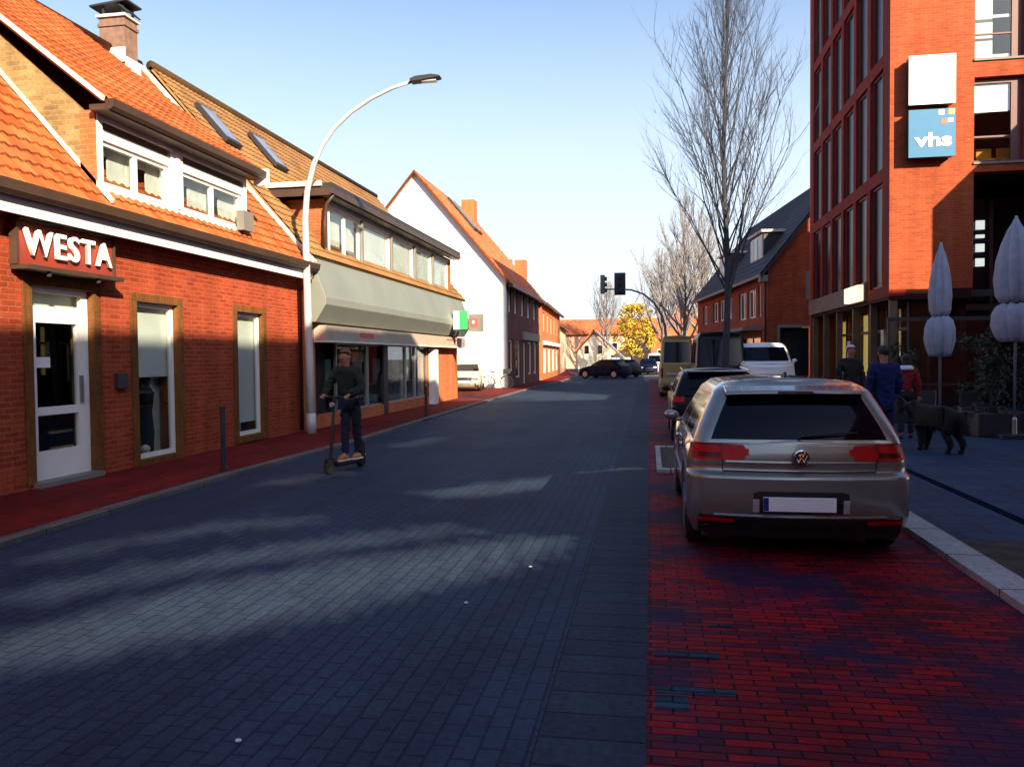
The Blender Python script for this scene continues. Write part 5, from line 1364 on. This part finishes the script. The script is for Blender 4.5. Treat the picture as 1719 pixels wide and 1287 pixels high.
s.patch('diffuser', 'black', -.80, .80, .185, lambda x: .355 + .02 * (abs(x) > .62), off=.012, nz=3)
s.patch('bumper_trim', 'chrome', -.78, .78, .362, .374, off=.013, nz=1)
# badge
bm_ = MB().tube([(0, .035, .862), (0, .010, .862)], [.062, .062], 28); bd = bm_.build('badge', M['sign_side'], s.t, local=True)
rr = MB()
for k in range(28):
    a0, a1 = 2 * math.pi * k / 28, 2 * math.pi * (k + 1) / 28
    rr.slab([(.062 * math.cos(a0), .008, .862 + .062 * math.sin(a0)), (.062 * math.cos(a1), .008, .862 + .062 * math.sin(a1)), (.051 * math.cos(a1), .004, .862 + .051 * math.sin(a1)), (.051 * math.cos(a0), .004, .862 + .051 * math.sin(a0))], (0, .006, 0))
def bar(m, a, b, w_): 
    a = Vector((a[0], .006, .862 + a[1])); b = Vector((b[0], .006, .862 + b[1])); m.tube([a, b], w_, 4)
for q in (((-.030, .042), (-.012, .005)), ((-.012, .005), (0, .03)), ((0, .03), (.012, .005)), ((.012, .005), (.030, .042)), ((-.045, .015), (-.022, -.042)), ((-.022, -.042), (0, 0)), ((0, 0), (.022, -.042)), ((.022, -.042), (.045, .015))): bar(rr, *q, .0042)
rr.build('badge_ring', M['chrome'], bd, local=True)
# spoiler, third brake lamp, wiper, aerial
m = MB()
V = []
for i in range(13):
    x = -.56 + 1.12 * i / 12; y = .27 + .05 * (x / .6) ** 2
    for (dy, dz) in ((0, 1.365), (.02, 1.392), (.18, 1.425), (.42, 1.438), (.42, 1.40), (.15, 1.355)): V.append((x, y + dy, dz - .012 * (x / .6) ** 2))
Fc = [(i * 6 + k, i * 6 + (k + 1) % 6, (i + 1) * 6 + (k + 1) % 6, (i + 1) * 6 + k) for i in range(12) for k in range(6)] + [tuple(range(6)), tuple(range(77, 71, -1))]
sp = m.add(V, Fc).build('roof_spoiler', M['silver'], s.t, local=True, smooth=False, bevel=.006)
MB().box(-.14, .14, .272, .29, 1.368, 1.382).build('brake_light', M['lamp_dark'], sp, local=True)
MB().tube([(0, .13, 1.0), (.02, .12, 1.02), (.30, .145, 1.045), (.46, .165, 1.05)], [.014, .012, .008, .006], 5).build('rear_wiper', M['black'], s.t, local=True)
MB().prism([(.78, 1.478), (.98, 1.478), (.98, 1.49), (.84, 1.525), (.80, 1.535)], 0, -.012, .012).build('roof_aerial', M['black'], s.t, local=True)
for sx in (-1, 1):
    m = MB()
    for (ya, yb) in ((1.32, 1.50), (2.25, 2.43)): m.obox((sx * (.895), (ya + yb) / 2, .82), (.03, .18, .03), (0, 0, 0))
    for k, (ya, yb) in enumerate(((1.32, 1.50), (2.25, 2.43))): MB().obox((sx * .895, (ya + yb) / 2, .82), (.03, .18, .03), (0, 0, 0)).build('door_handle', M['silver'], s.t, local=True, bevel=.008)
    for yy in (1.05, 2.05, 3.0): MB().box(sx * .893 - .004, sx * .893 + .004, yy, yy + .006, .42, .92).build('door_seam', M['black'], s.t, local=True)
# headrests seen through the rear glass are lost in its tint; a parcel shelf edge shows
# ---- dark hatchback ahead of it
s = Car('dark_hatchback', 'black hatchback with red tail lamps parked ahead of the silver one', (1.28, 15.6, 0.004), 0, 'carblack', L=4.1, W=.87, belt=.93, roof=1.40, rear=((.93, .10), (1.25, .30), (1.40, .55)), gtop=.62)
for sx in (-1, 1): s.patch('tail_lamp', 'lamp_red', sx * .62, sx * .83, .80, lambda x: 1.0 if False else .925, off=.012)
MB().box(-.58, -.06 + .0, .03, .05, 1.392, 1.398).build('roof_edge_trim', M['carblack'], s.t, local=True)
s.mirrors()
pl = MB().box(-.26, .26, -.03, -.012, .56, .67).build('number_plate', M['canvas'], s.t, local=True)
sp = MB().box(-.54, .54, .30, .62, 1.375, 1.405).build('roof_spoiler', M['carwhite'], s.t, local=True, bevel=.01)
for sx in (-1, 1): MB().tube([(sx * .62, .5, 1.40), (sx * .62, 2.0, 1.44)], .015, 6).build('roof_rail', M['chrome'], s.t, local=True)

def van(name, lab, loc, rz, paint, W, L, roof, belt=1.15, **kw):
    s = Car(name, lab, loc, rz, paint, L=L, W=W, belt=belt, roof=roof, wsb=L - .75, wst=L - 1.3, rear=((belt, .12), (roof - .1, .40), (roof, .34)), gtop=W * .84, nose=.98, wr=.34, cat='van', **kw)
    s.wt = [(.2, .94 * W), (.33, .985 * W), (.55, W), (1, .99 * W)]
    return s
s = van('dark_van', 'tall black van parked left of the white van, seen from behind', (2.32, 27.0, .004), 0, 'carblack', .86, 5.0, 2.45, 1.3)
for sx in (-1, 1): s.patch('tail_lamp', 'lamp_dark', sx * .72, sx * .83, .9, 1.2, off=.012)
MB().box(-.26, .26, -.03, -.012, .5, .61).build('number_plate', M['canvas'], s.t, local=True)
s = van('ochre_van', 'ochre yellow van parked beyond the black van at the road edge', (1.12, 33.5, .004), 0, 'cartan', .72, 4.4, 2.5, 1.35)
for sx in (-1, 1): s.patch('tail_lamp', 'lamp_dark', sx * .56, sx * .67, .8, 1.2, off=.012)
MB().box(-.45, .45, -.02, -.004, .92, 1.0).build('bumper_bar', M['canvas'], s.t, local=True)
MB().box(-.26, .26, -.03, -.012, .5, .61).build('number_plate', M['plate'], s.t, local=True)

def front_bits(s, plate=True):
    for sx in (-1, 1): s.patch('headlight', 'lamp_clear', sx * .45, sx * .76, .62, .74, off=.012, front=True)
    s.patch('grille', 'black', -.42, .42, .56, .68, off=.010, front=True)
    s.patch('lower_grille', 'black', -.60, .60, .26, .40, off=.010, front=True)
    if plate: MB().box(-.27, .27, s.L + .01, s.L + .03, .42, .54).build('number_plate', M['plate'], s.t, local=True)
    s.mirrors()
s = Car('white_van', 'white high-roofed car with broad blue-dark windscreen facing us behind the dark hatchback', (3.75, 31.2, .04), R(180), 'carwhite', L=4.8, W=.88, belt=1.42, roof=2.04, wsb=4.15, wst=3.45, rear=((1.42, .12), (1.9, .22), (2.04, .34)), gtop=.72, nose=1.30, wr=.33, cat='van')
front_bits(s)
s = Car('pale_car', 'pale yellowish silver car parked nose outward before the white gable', (-9.6, 42.6, .047), R(188), 'carsilver', L=3.9, W=.85, roof=1.42, wsb=2.9, wst=2.1)
front_bits(s)
s = Car('far_dark_car', 'dark blue car standing across the far street bend', (-1.6, 62.8, 0), R(62), 'carnavy', L=4.3, W=.88, roof=1.45)
front_bits(s, False)
s = Car('far_black_car', 'black car close behind the dark blue one at the bend', (-1.0, 66.5, 0), R(48), 'carblack', L=4.1, W=.87, roof=1.42)
front_bits(s, False)
s = van('far_white_van', 'small white van under the yellow tree far down the road', (0.6, 81, 0), R(180), 'carwhite', .85, 4.2, 1.95, 1.1)
s = Car('far_blue_car', 'dark blue car facing us in front of the far white van', (-.1, 78.5, 0), R(180), 'carnavy', L=4.2, W=.87, roof=1.45)
front_bits(s, False)

# bicycle leaning by the pale car
def ring(m, c, r_, w_, ax, n=20):
    P = []
    for k in range(n + 1):
        a = 2 * math.pi * k / n; P.append((c[0] + r_ * math.cos(a) * ax[0], c[1] + r_ * math.cos(a) * ax[1], c[2] + r_ * math.sin(a)))
    m.tube(P, w_, 6, caps=False); return m
t = thing('bicycle', 'dark bicycle leaning against the white gable beside the pale car', 'bicycle', (-8.0, 41.9, .047))
for x in (-8.45, -7.45):
    wh = ring(MB(), (x, 41.9, .39), .34, .024, (1, 0)).build('wheel', M['rubber'], t, smooth=True)
    sp_ = MB()
    for k in range(8): a = math.pi * k / 8; sp_.tube([(x - .33 * math.cos(a), 41.9, .39 - .33 * math.sin(a)), (x + .33 * math.cos(a), 41.9, .39 + .33 * math.sin(a))], .003, 3)
    sp_.build('spokes', M['alu'], wh)
m = MB()
for a, b in (((-8.45, .39), (-8.05, .33)), ((-8.05, .33), (-8.18, .86)), ((-8.18, .80), (-7.65, .82)), ((-8.05, .33), (-7.62, .74)), ((-8.45, .39), (-8.18, .80)), ((-7.66, .98), (-7.45, .39))): m.tube([(a[0], 41.9, a[1] + .0), (b[0], 41.9, b[1])], .018, 6)
m.build('frame', M['black'], t)
MB().ball((-8.20, 41.9, .94), (.14, .07, .035), 6).build('saddle', M['black'], t)
MB().tube([(-7.68, 41.62, 1.04), (-7.66, 41.75, 1.02), (-7.66, 42.05, 1.02), (-7.68, 42.18, 1.04)], .014, 6).build('handlebar', M['black'], t)
MB().box(-7.60, -7.25, 41.75, 42.05, .85, 1.1).build('basket', M['metal_dark'], t, bevel=.02)

# ================================================================== PEOPLE AND DOG
def hand(P, T, wr_, d, palm_n, side, grip, mat):
    """append palm and five fingers; wr_ wrist, d direction of the palm, palm_n the way the palm faces"""
    d = Vector(d).normalized(); pn = Vector(palm_n).normalized(); ac = d.cross(pn).normalized() * side
    out = []
    base = Vector(wr_)
    pm = [(*base, .024, .018), (*(base + d * .05), .036, .016), (*(base + d * .085), .037, .014)]
    out.append((pm, [(0, 1), (1, 2)]))
    lens = (.070, .078, .073, .058)
    for k in range(4):
        b0 = base + d * .085 + ac * (.030 - .020 * k)
        L = lens[k]; pts = [(*(b0 - d * .012), .0095)]; p = b0; a = 0
        for j, f in enumerate((.45, .30, .25)):
            a += grip * (.55 if j == 0 else .75)
            v = d * math.cos(a) + pn * math.sin(a); p = p + v * L * f; pts.append((*p, .0090 - .0012 * j))
        out.append((pts, [(0, 1), (1, 2), (2, 3)]))
    b0 = base + d * .025 + ac * .030
    v = (d * .6 + ac * .75 + pn * .35).normalized(); p1 = b0 + v * .035; p2 = p1 + (d * .6 + pn * (.4 + grip * .4) + ac * .1).normalized() * .03
    out.append(([(*(b0 - v * .01), .012), (*p1, .0115), (*p2, .0095)], [(0, 1), (1, 2)]))
    return out

from mathutils import noise as mnoise
def crease(o, amp):
    """cloth folds pressed into a garment"""
    vs = o.data.vertices
    mv = [(v.co.copy(), v.normal.copy()) for v in vs]
    for v, (c_, n_) in zip(vs, mv):
        f = mnoise.noise(Vector((c_.x * 9, c_.y * 9, c_.z * 17))) + .6 * mnoise.noise(Vector((c_.x * 21 + 5, c_.y * 21, c_.z * 33)))
        v.co = c_ + n_ * amp * f * 1.5
    return o

def person(label, loc, rz, J, scale=1.0, top='cloth_black', trousers='cloth_black', hair='hair_dark', shoe='black', hood=None, grip=(.5, .5), hand_d=((0, 0, -1), (0, 0, -1)), hairlen='short', bulk=1.0, extra=None, coat=False):
    """body faces -y in its own frame"""
    t = thing('person', label, 'person', loc, rz)
    base = dict(pel=(0, 0, .95), sp=(0, -.005, 1.12), ch=(0, 0, 1.30), nk=(0, .01, 1.475), hb=(0, -.005, 1.56), hm=(0, -.012, 1.635), ht=(0, -.005, 1.70),
                shL=(-.175, .01, 1.40), elL=(-.235, .03, 1.13), wrL=(-.235, -.03, .88), shR=(.175, .01, 1.40), elR=(.235, .03, 1.13), wrR=(.235, -.03, .88),
                hpL=(-.085, 0, .91), knL=(-.095, -.02, .50), anL=(-.10, .02, .085), toL=(-.115, -.15, .035), hpR=(.085, 0, .91), knR=(.095, -.02, .50), anR=(.10, .02, .085), toR=(.115, -.15, .035))
    base.update(J)
    j = {k: tuple(c * scale for c in v) for k, v in base.items()}
    def P(k, r1, r2=None): return (*j[k], r1 * scale, (r2 or r1) * scale)
    B = bulk
    # body: one skin from head to feet
    pts = [P('pel', .125, .10), P('sp', .115, .09), P('ch', .14, .10), P('nk', .055), P('hb', .062, .075), P('hm', .078, .098), P('ht', .055, .07),
           P('shL', .055), P('elL', .042), P('wrL', .027), P('shR', .055), P('elR', .042), P('wrR', .027),
           P('hpL', .085), P('knL', .058), P('anL', .040), P('toL', .035), P('hpR', .085), P('knR', .058), P('anR', .040), P('toR', .035)]
    ed = [(0, 1), (1, 2), (2, 3), (3, 4), (4, 5), (5, 6), (2, 7), (7, 8), (8, 9), (2, 10), (10, 11), (11, 12), (0, 13), (13, 14), (14, 15), (15, 16), (0, 17), (17, 18), (18, 19), (19, 20)]
    body = skin('body', pts, ed, M['skin'], t)
    bmx = bmesh.new(); bmx.from_mesh(body.data)
    tmp = []
    for (w_, dd, sd_, g_) in (('wrL', hand_d[0], 1, grip[0]), ('wrR', hand_d[1], -1, grip[1])):
        pn = (0, -1, 0) if abs(Vector(dd).normalized().y) < .7 else (0, 0, -1)
        for (hp, he) in hand(None, None, j[w_], dd, pn, sd_, g_, None):
            o = skin('h', hp, he, M['skin'], None, sub=1); tmp.append(o)
    for o in tmp: bmx.from_mesh(o.data)
    # nose and ears belong to the head
    hm = Vector(j['hm'])
    bmx.to_mesh(body.data); bmx.free()
    for o in tmp: bpy.data.objects.remove(o)
    body.data.polygons.foreach_set('use_smooth', [True] * len(body.data.polygons))
    f = MB().ball(hm + Vector((0, -.100, -.022)) * scale, (.012 * scale, .020 * scale, .024 * scale), 6)
    f.build('nose', M['skin'], body, local=True, smooth=True)
    for sx in (-1, 1):
        MB().ball(hm + Vector((sx * .033, -.088, .008)) * scale, .010 * scale, 6).build('eye', M['hair_dark'], body, local=True, smooth=True)
        MB().ball(hm + Vector((sx * .080, .01, -.015)) * scale, (.012 * scale, .022 * scale, .030 * scale), 6).build('ear', M['skin'], body, local=True, smooth=True)
    MB().ball(hm + Vector((0, -.090, -.062)) * scale, (.024 * scale, .010 * scale, .006 * scale), 6).build('mouth', M['lamp_dark'], body, local=True)
    # clothes
    zz = .0
    tp = [P('pel', .150 * B, .125 * B), P('sp', .148 * B, .122 * B), P('ch', .168 * B, .125 * B), (j['nk'][0], j['nk'][1], j['nk'][2] + .012, .068 * scale, .068 * scale), P('shL', .080 * B), P('elL', .062 * B), P('wrL', .046 * B), P('shR', .080 * B), P('elR', .062 * B), P('wrR', .046 * B)]
    te = [(0, 1), (1, 2), (2, 3), (2, 4), (4, 5), (5, 6), (2, 7), (7, 8), (8, 9)]
    if coat:
        q = j['pel']; tp.append((q[0], q[1], q[2] - .22 * scale, .165 * B * scale, .14 * B * scale)); te.append((0, len(tp) - 1))
    crease(skin('jacket', tp, te, M[top], t, sub=3), .014)
    tr = [P('pel', .138, .115), P('hpL', .100), P('knL', .074), P('anL', .060), P('hpR', .100), P('knR', .074), P('anR', .060)]
    crease(skin('trousers', tr, [(0, 1), (1, 2), (2, 3), (0, 4), (4, 5), (5, 6)], M[trousers], t, sub=3), .011)
    for k in 'LR':
        a, b = Vector(j['an' + k]), Vector(j['to' + k]); bk = a + (a - b) * .35; bk.z = b.z
        sh_ = skin('shoe', [(*(bk), .046 * scale, .04 * scale), (*(a.lerp(b, .4) + Vector((0, 0, -.01))), .050 * scale, .05 * scale), (*b, .044 * scale, .03 * scale)], [(0, 1), (1, 2)], M[shoe], t)
        if shoe != 'black': MB().obox(((bk + b) / 2 + Vector((0, 0, -.030 * scale))), (.09 * scale, (bk - b).length + .07, .025), (0, 0, math.atan2(-(b - bk).x, (b - bk).y))).build('sole', M['shoe_white'], sh_, local=True, bevel=.008)
    # hair
    hc = hm + Vector((0, .012, .030)) * scale
    hb_ = MB(); V = []; n = 14
    for i in range(9):
        for k in range(n):
            an = 2 * math.pi * k / n
            ph = math.pi * (.5 * i / 8) * (1.15 + .38 * max(0, math.sin(an)))
            x = math.sin(ph) * math.cos(an); y = math.sin(ph) * math.sin(an); z = math.cos(ph)
            if y < -.25 and z < .45: z = max(z, .42)
            V.append(tuple(hc + Vector((x * .090, y * .112, z * .090)) * scale))
    Fc = [(i * n + k, i * n + (k + 1) % n, (i + 1) * n + (k + 1) % n, (i + 1) * n + k) for i in range(8) for k in range(n)]
    hb_.add(V, Fc).build('hair', M[hair], t, local=True, smooth=True)
    if hairlen == 'long': MB().ball(hm + Vector((0, .055, -.05)) * scale, (.085 * scale, .06 * scale, .12 * scale), 8).build('hair', M[hair], t, local=True, smooth=True)
    if hood:
        c0 = Vector(j['nk']); V = MB().lathe((c0.x, c0.y + .01, c0.z - .05), [(.13, 0), (.145, .02), (.125, .06), (.085, .09)], 18, squash=.85)
        V.build('scarf' if hood == 'cloth_white' else 'collar', M[hood], t, local=True, smooth=True)
    return t, j

# e-scooter and its rider (frame: travelling towards -y)
SCX, SCY, SRZ = -4.58, 11.65, R(-10)
t = thing('electric_scooter', 'dark electric kick scooter ridden towards the camera along the left road edge', 'scooter', (SCX, SCY, 0), SRZ)
for y in (-.46, .44):
    m = MB()
    m.tube([(-.03, y, .11), (.03, y, .11)], .11, 20)
    wh = m.build('wheel', M['rubber'], t, local=True, bevel=.01); MB().tube([(-.034, y, .11), (.034, y, .11)], .05, 14).build('hub', M['metal_dark'], wh, local=True)
MB().prism([(-.30, .15), (.34, .15), (.44, .40), (.44, .16), (.36, .09), (-.30, .09), (-.40, .16), (-.40, .22)], 0, -.085, .085).build('deck', M['black'], t, local=True, bevel=.01)
MB().tube([(0, -.46, .11), (0, -.42, .28), (0, -.36, .62), (0, -.30, 1.12)], [.026, .028, .026, .022], 10).build('stem', M['black'], t, local=True, smooth=True)
hb = MB().tube([(-.25, -.27, 1.12), (-.1, -.30, 1.13), (.1, -.30, 1.13), (.25, -.27, 1.12)], .016, 8).build('handlebar', M['black'], t, local=True, smooth=True)
for sx in (-1, 1): MB().tube([(sx * .25, -.27, 1.12), (sx * .15, -.285, 1.123)], .020, 8).build('grip', M['rubber'], hb, local=True)
MB().tube([(0, -.335, 1.02), (0, -.385, 1.02)], .035, 12).build('headlight', M['lamp_clear'], t, local=True)
for y, a in ((-.46, 0), (.44, 0)):
    P = [(0, y + .135 * math.cos(b), .11 + .135 * math.sin(b)) for b in [math.pi * (.15 + .12 * k) for k in range(6)]]
    MB().tube(P, .022, 6).build('mudguard', M['yellow'] if y > 0 else M['black'], t, local=True)
J = dict(pel=(.02, .12, 1.06), sp=(.02, .10, 1.22), ch=(.01, .07, 1.40), nk=(.0, .05, 1.575), hb=(.0, .025, 1.655), hm=(.0, .015, 1.735), ht=(0, .02, 1.80),
         shL=(-.185, .06, 1.50), elL=(-.30, .0, 1.27), wrL=(-.215, -.215, 1.165), shR=(.185, .06, 1.50), elR=(.30, .0, 1.27), wrR=(.215, -.215, 1.165),
         hpL=(-.06, .12, 1.02), knL=(-.03, .06, .62), anL=(-.02, .02, .235), toL=(-.03, -.14, .185), hpR=(.10, .13, 1.02), knR=(.08, .20, .63), anR=(.05, .29, .235), toR=(.06, .14, .185))
person('scooter rider in dark jacket and jeans with orange shoes, hands on the handlebar', (SCX, SCY, 0), SRZ, J, 1.0, top='cloth_green', trousers='cloth_jeans', hair='hair_red', shoe='shoe_orange', grip=(1.9, 1.9), hand_d=((.1, -1, -.25), (-.1, -1, -.25)), bulk=1.10)

# three walkers behind the cars, backs turned or half turned
J = dict(elR=(.25, .05, 1.14), wrR=(.26, -.12, .92), knL=(-.10, -.10, .51), anL=(-.10, -.12, .085), toL=(-.11, -.28, .04), anR=(.10, .14, .10), toR=(.11, .0, .03))
person('woman in red jacket with pale scarf and dark trousers walking the black dog', (4.92, 16.7, .04), R(168), J, .94, top='cloth_red', trousers='cloth_black', hair='hair_dark', hood='cloth_white', hairlen='long')
person('person in long blue quilted coat standing between the silver car and the woman in red', (3.62, 13.4, .04), R(190), dict(wrL=(-.20, -.12, .95)), 1.02, top='cloth_blue', trousers='cloth_blue', hair='hair_dark', bulk=1.15, coat=True)
person('white-haired person in black coat behind the silver car roof, facing us', (4.25, 18.2, .04), R(8), dict(), 1.06, top='cloth_black', trousers='cloth_black', hair='hair_white', coat=True, bulk=1.05)

# black dog
t = thing('dog', 'large black shaggy dog with pale paws standing beside the woman in red', 'dog', (4.74, 14.5, .04), R(-62))
# own frame: nose towards -x
k = [(.36, 0, .60, .13, .15), (.12, 0, .58, .13, .15), (-.18, 0, .60, .15, .17), (-.36, 0, .68, .10, .11), (-.48, 0, .76, .085, .085), (-.60, 0, .76, .05, .045), (-.68, 0, .74, .035, .03),
     (-.22, -.09, .42, .065), (-.20, -.10, .24, .042), (-.21, -.10, .05, .034), (-.22, .09, .42, .065), (-.26, .10, .24, .042), (-.28, .10, .05, .034),
     (.34, -.09, .44, .080), (.28, -.10, .32, .055), (.40, -.10, .20, .036), (.37, -.10, .05, .032), (.36, .09, .44, .080), (.32, .10, .32, .055), (.46, .10, .20, .036), (.44, .10, .05, .032),
     (.46, 0, .62, .06), (.56, 0, .52, .045), (.60, 0, .36, .035)]
e = [(0, 1), (1, 2), (2, 3), (3, 4), (4, 5), (5, 6), (2, 7), (7, 8), (8, 9), (2, 10), (10, 11), (11, 12), (0, 13), (13, 14), (14, 15), (15, 16), (0, 17), (17, 18), (18, 19), (19, 20), (0, 21), (21, 22), (22, 23)]
k = [(a, b, c, *[q_ * 1.22 for q_ in rr_]) for a, b, c, *rr_ in k]
bd = skin('body', k, e, M['fur'], t, root=1)
for sy in (-1, 1): MB().prism([(-.46, .82), (-.38, .84), (-.40, .70)], 1, sy * .06, sy * .095).build('ear', M['fur'], bd, local=True, bevel=.01)
for (x, y) in ((-.23, -.10), (-.30, .10), (.35, -.10), (.42, .10)): MB().ball((x, y, .035), (.058, .042, .035), 7).build('paw', M['fur'], bd, local=True, smooth=True)
rnd = random.Random(9); m = MB()
ps = [p for p in bd.data.polygons if p.center.z > .12]
for q in range(4200):
    p_ = ps[rnd.randrange(len(ps))]; c_ = p_.center; n_ = p_.normal
    d = (n_ * .45 + Vector((.35, rnd.uniform(-.25, .25), -.9))).normalized() * rnd.uniform(.035, .085) * (1 if c_.z > .35 else .6)
    w_ = n_.cross(d).normalized() * .007
    o_ = c_ + Vector((rnd.uniform(-.012, .012), rnd.uniform(-.012, .012), rnd.uniform(-.012, .012)))
    m.add([o_ - w_, o_ + w_, o_ + d], [(0, 1, 2)])
m.build('coat', M['fur'], bd, local=True, fix=False)
MB().tube([(-.40, 0, .78), (-.40, .06, .72), (-.38, 0, .62), (-.40, -.07, .70), (-.40, 0, .78)], .012, 6).build('collar', M['sign_pink'], bd, local=True)
tag(MB().tube([(4.50, 15.0, .86), (4.58, 15.5, .80), (4.70, 16.2, .86), (4.72, 16.75, .90)], .008, 5).build('dog_lead', M['black'], origin=(4.72, 16.7, .9)), 'thin dark lead from the woman in red to the black dog', 'dog lead')

# unseen brick rows added behind the viewer to cut the sky's fill light
h = thing('rear_sky_blocker', 'unseen brick row added across the street behind the viewer to block sky light', 'building', (0, -40, 0))
part('wall', M['brick_shade'], h, (-14, 14, -46, -40, 0, 11)); flat_roof([(-14.3, -39.7, 10.9), (14.3, -39.7, 10.9), (14.3, -43, 14.5), (-14.3, -43, 14.5)], .2).build('roof', M['tile_dark'], h)
h = thing('left_sky_blocker', 'unseen brick row added on the left behind the viewer to block sky light', 'building', (-8, -20, 0))
part('wall', M['brick_shade'], h, (-15, -7.9, -40, .8, 0, 7)); flat_roof([(-7.5, -40, 6.9), (-7.5, .8, 6.9), (-11.5, .8, 11), (-11.5, -40, 11)], .2).build('roof', M['tile_dark'], h)
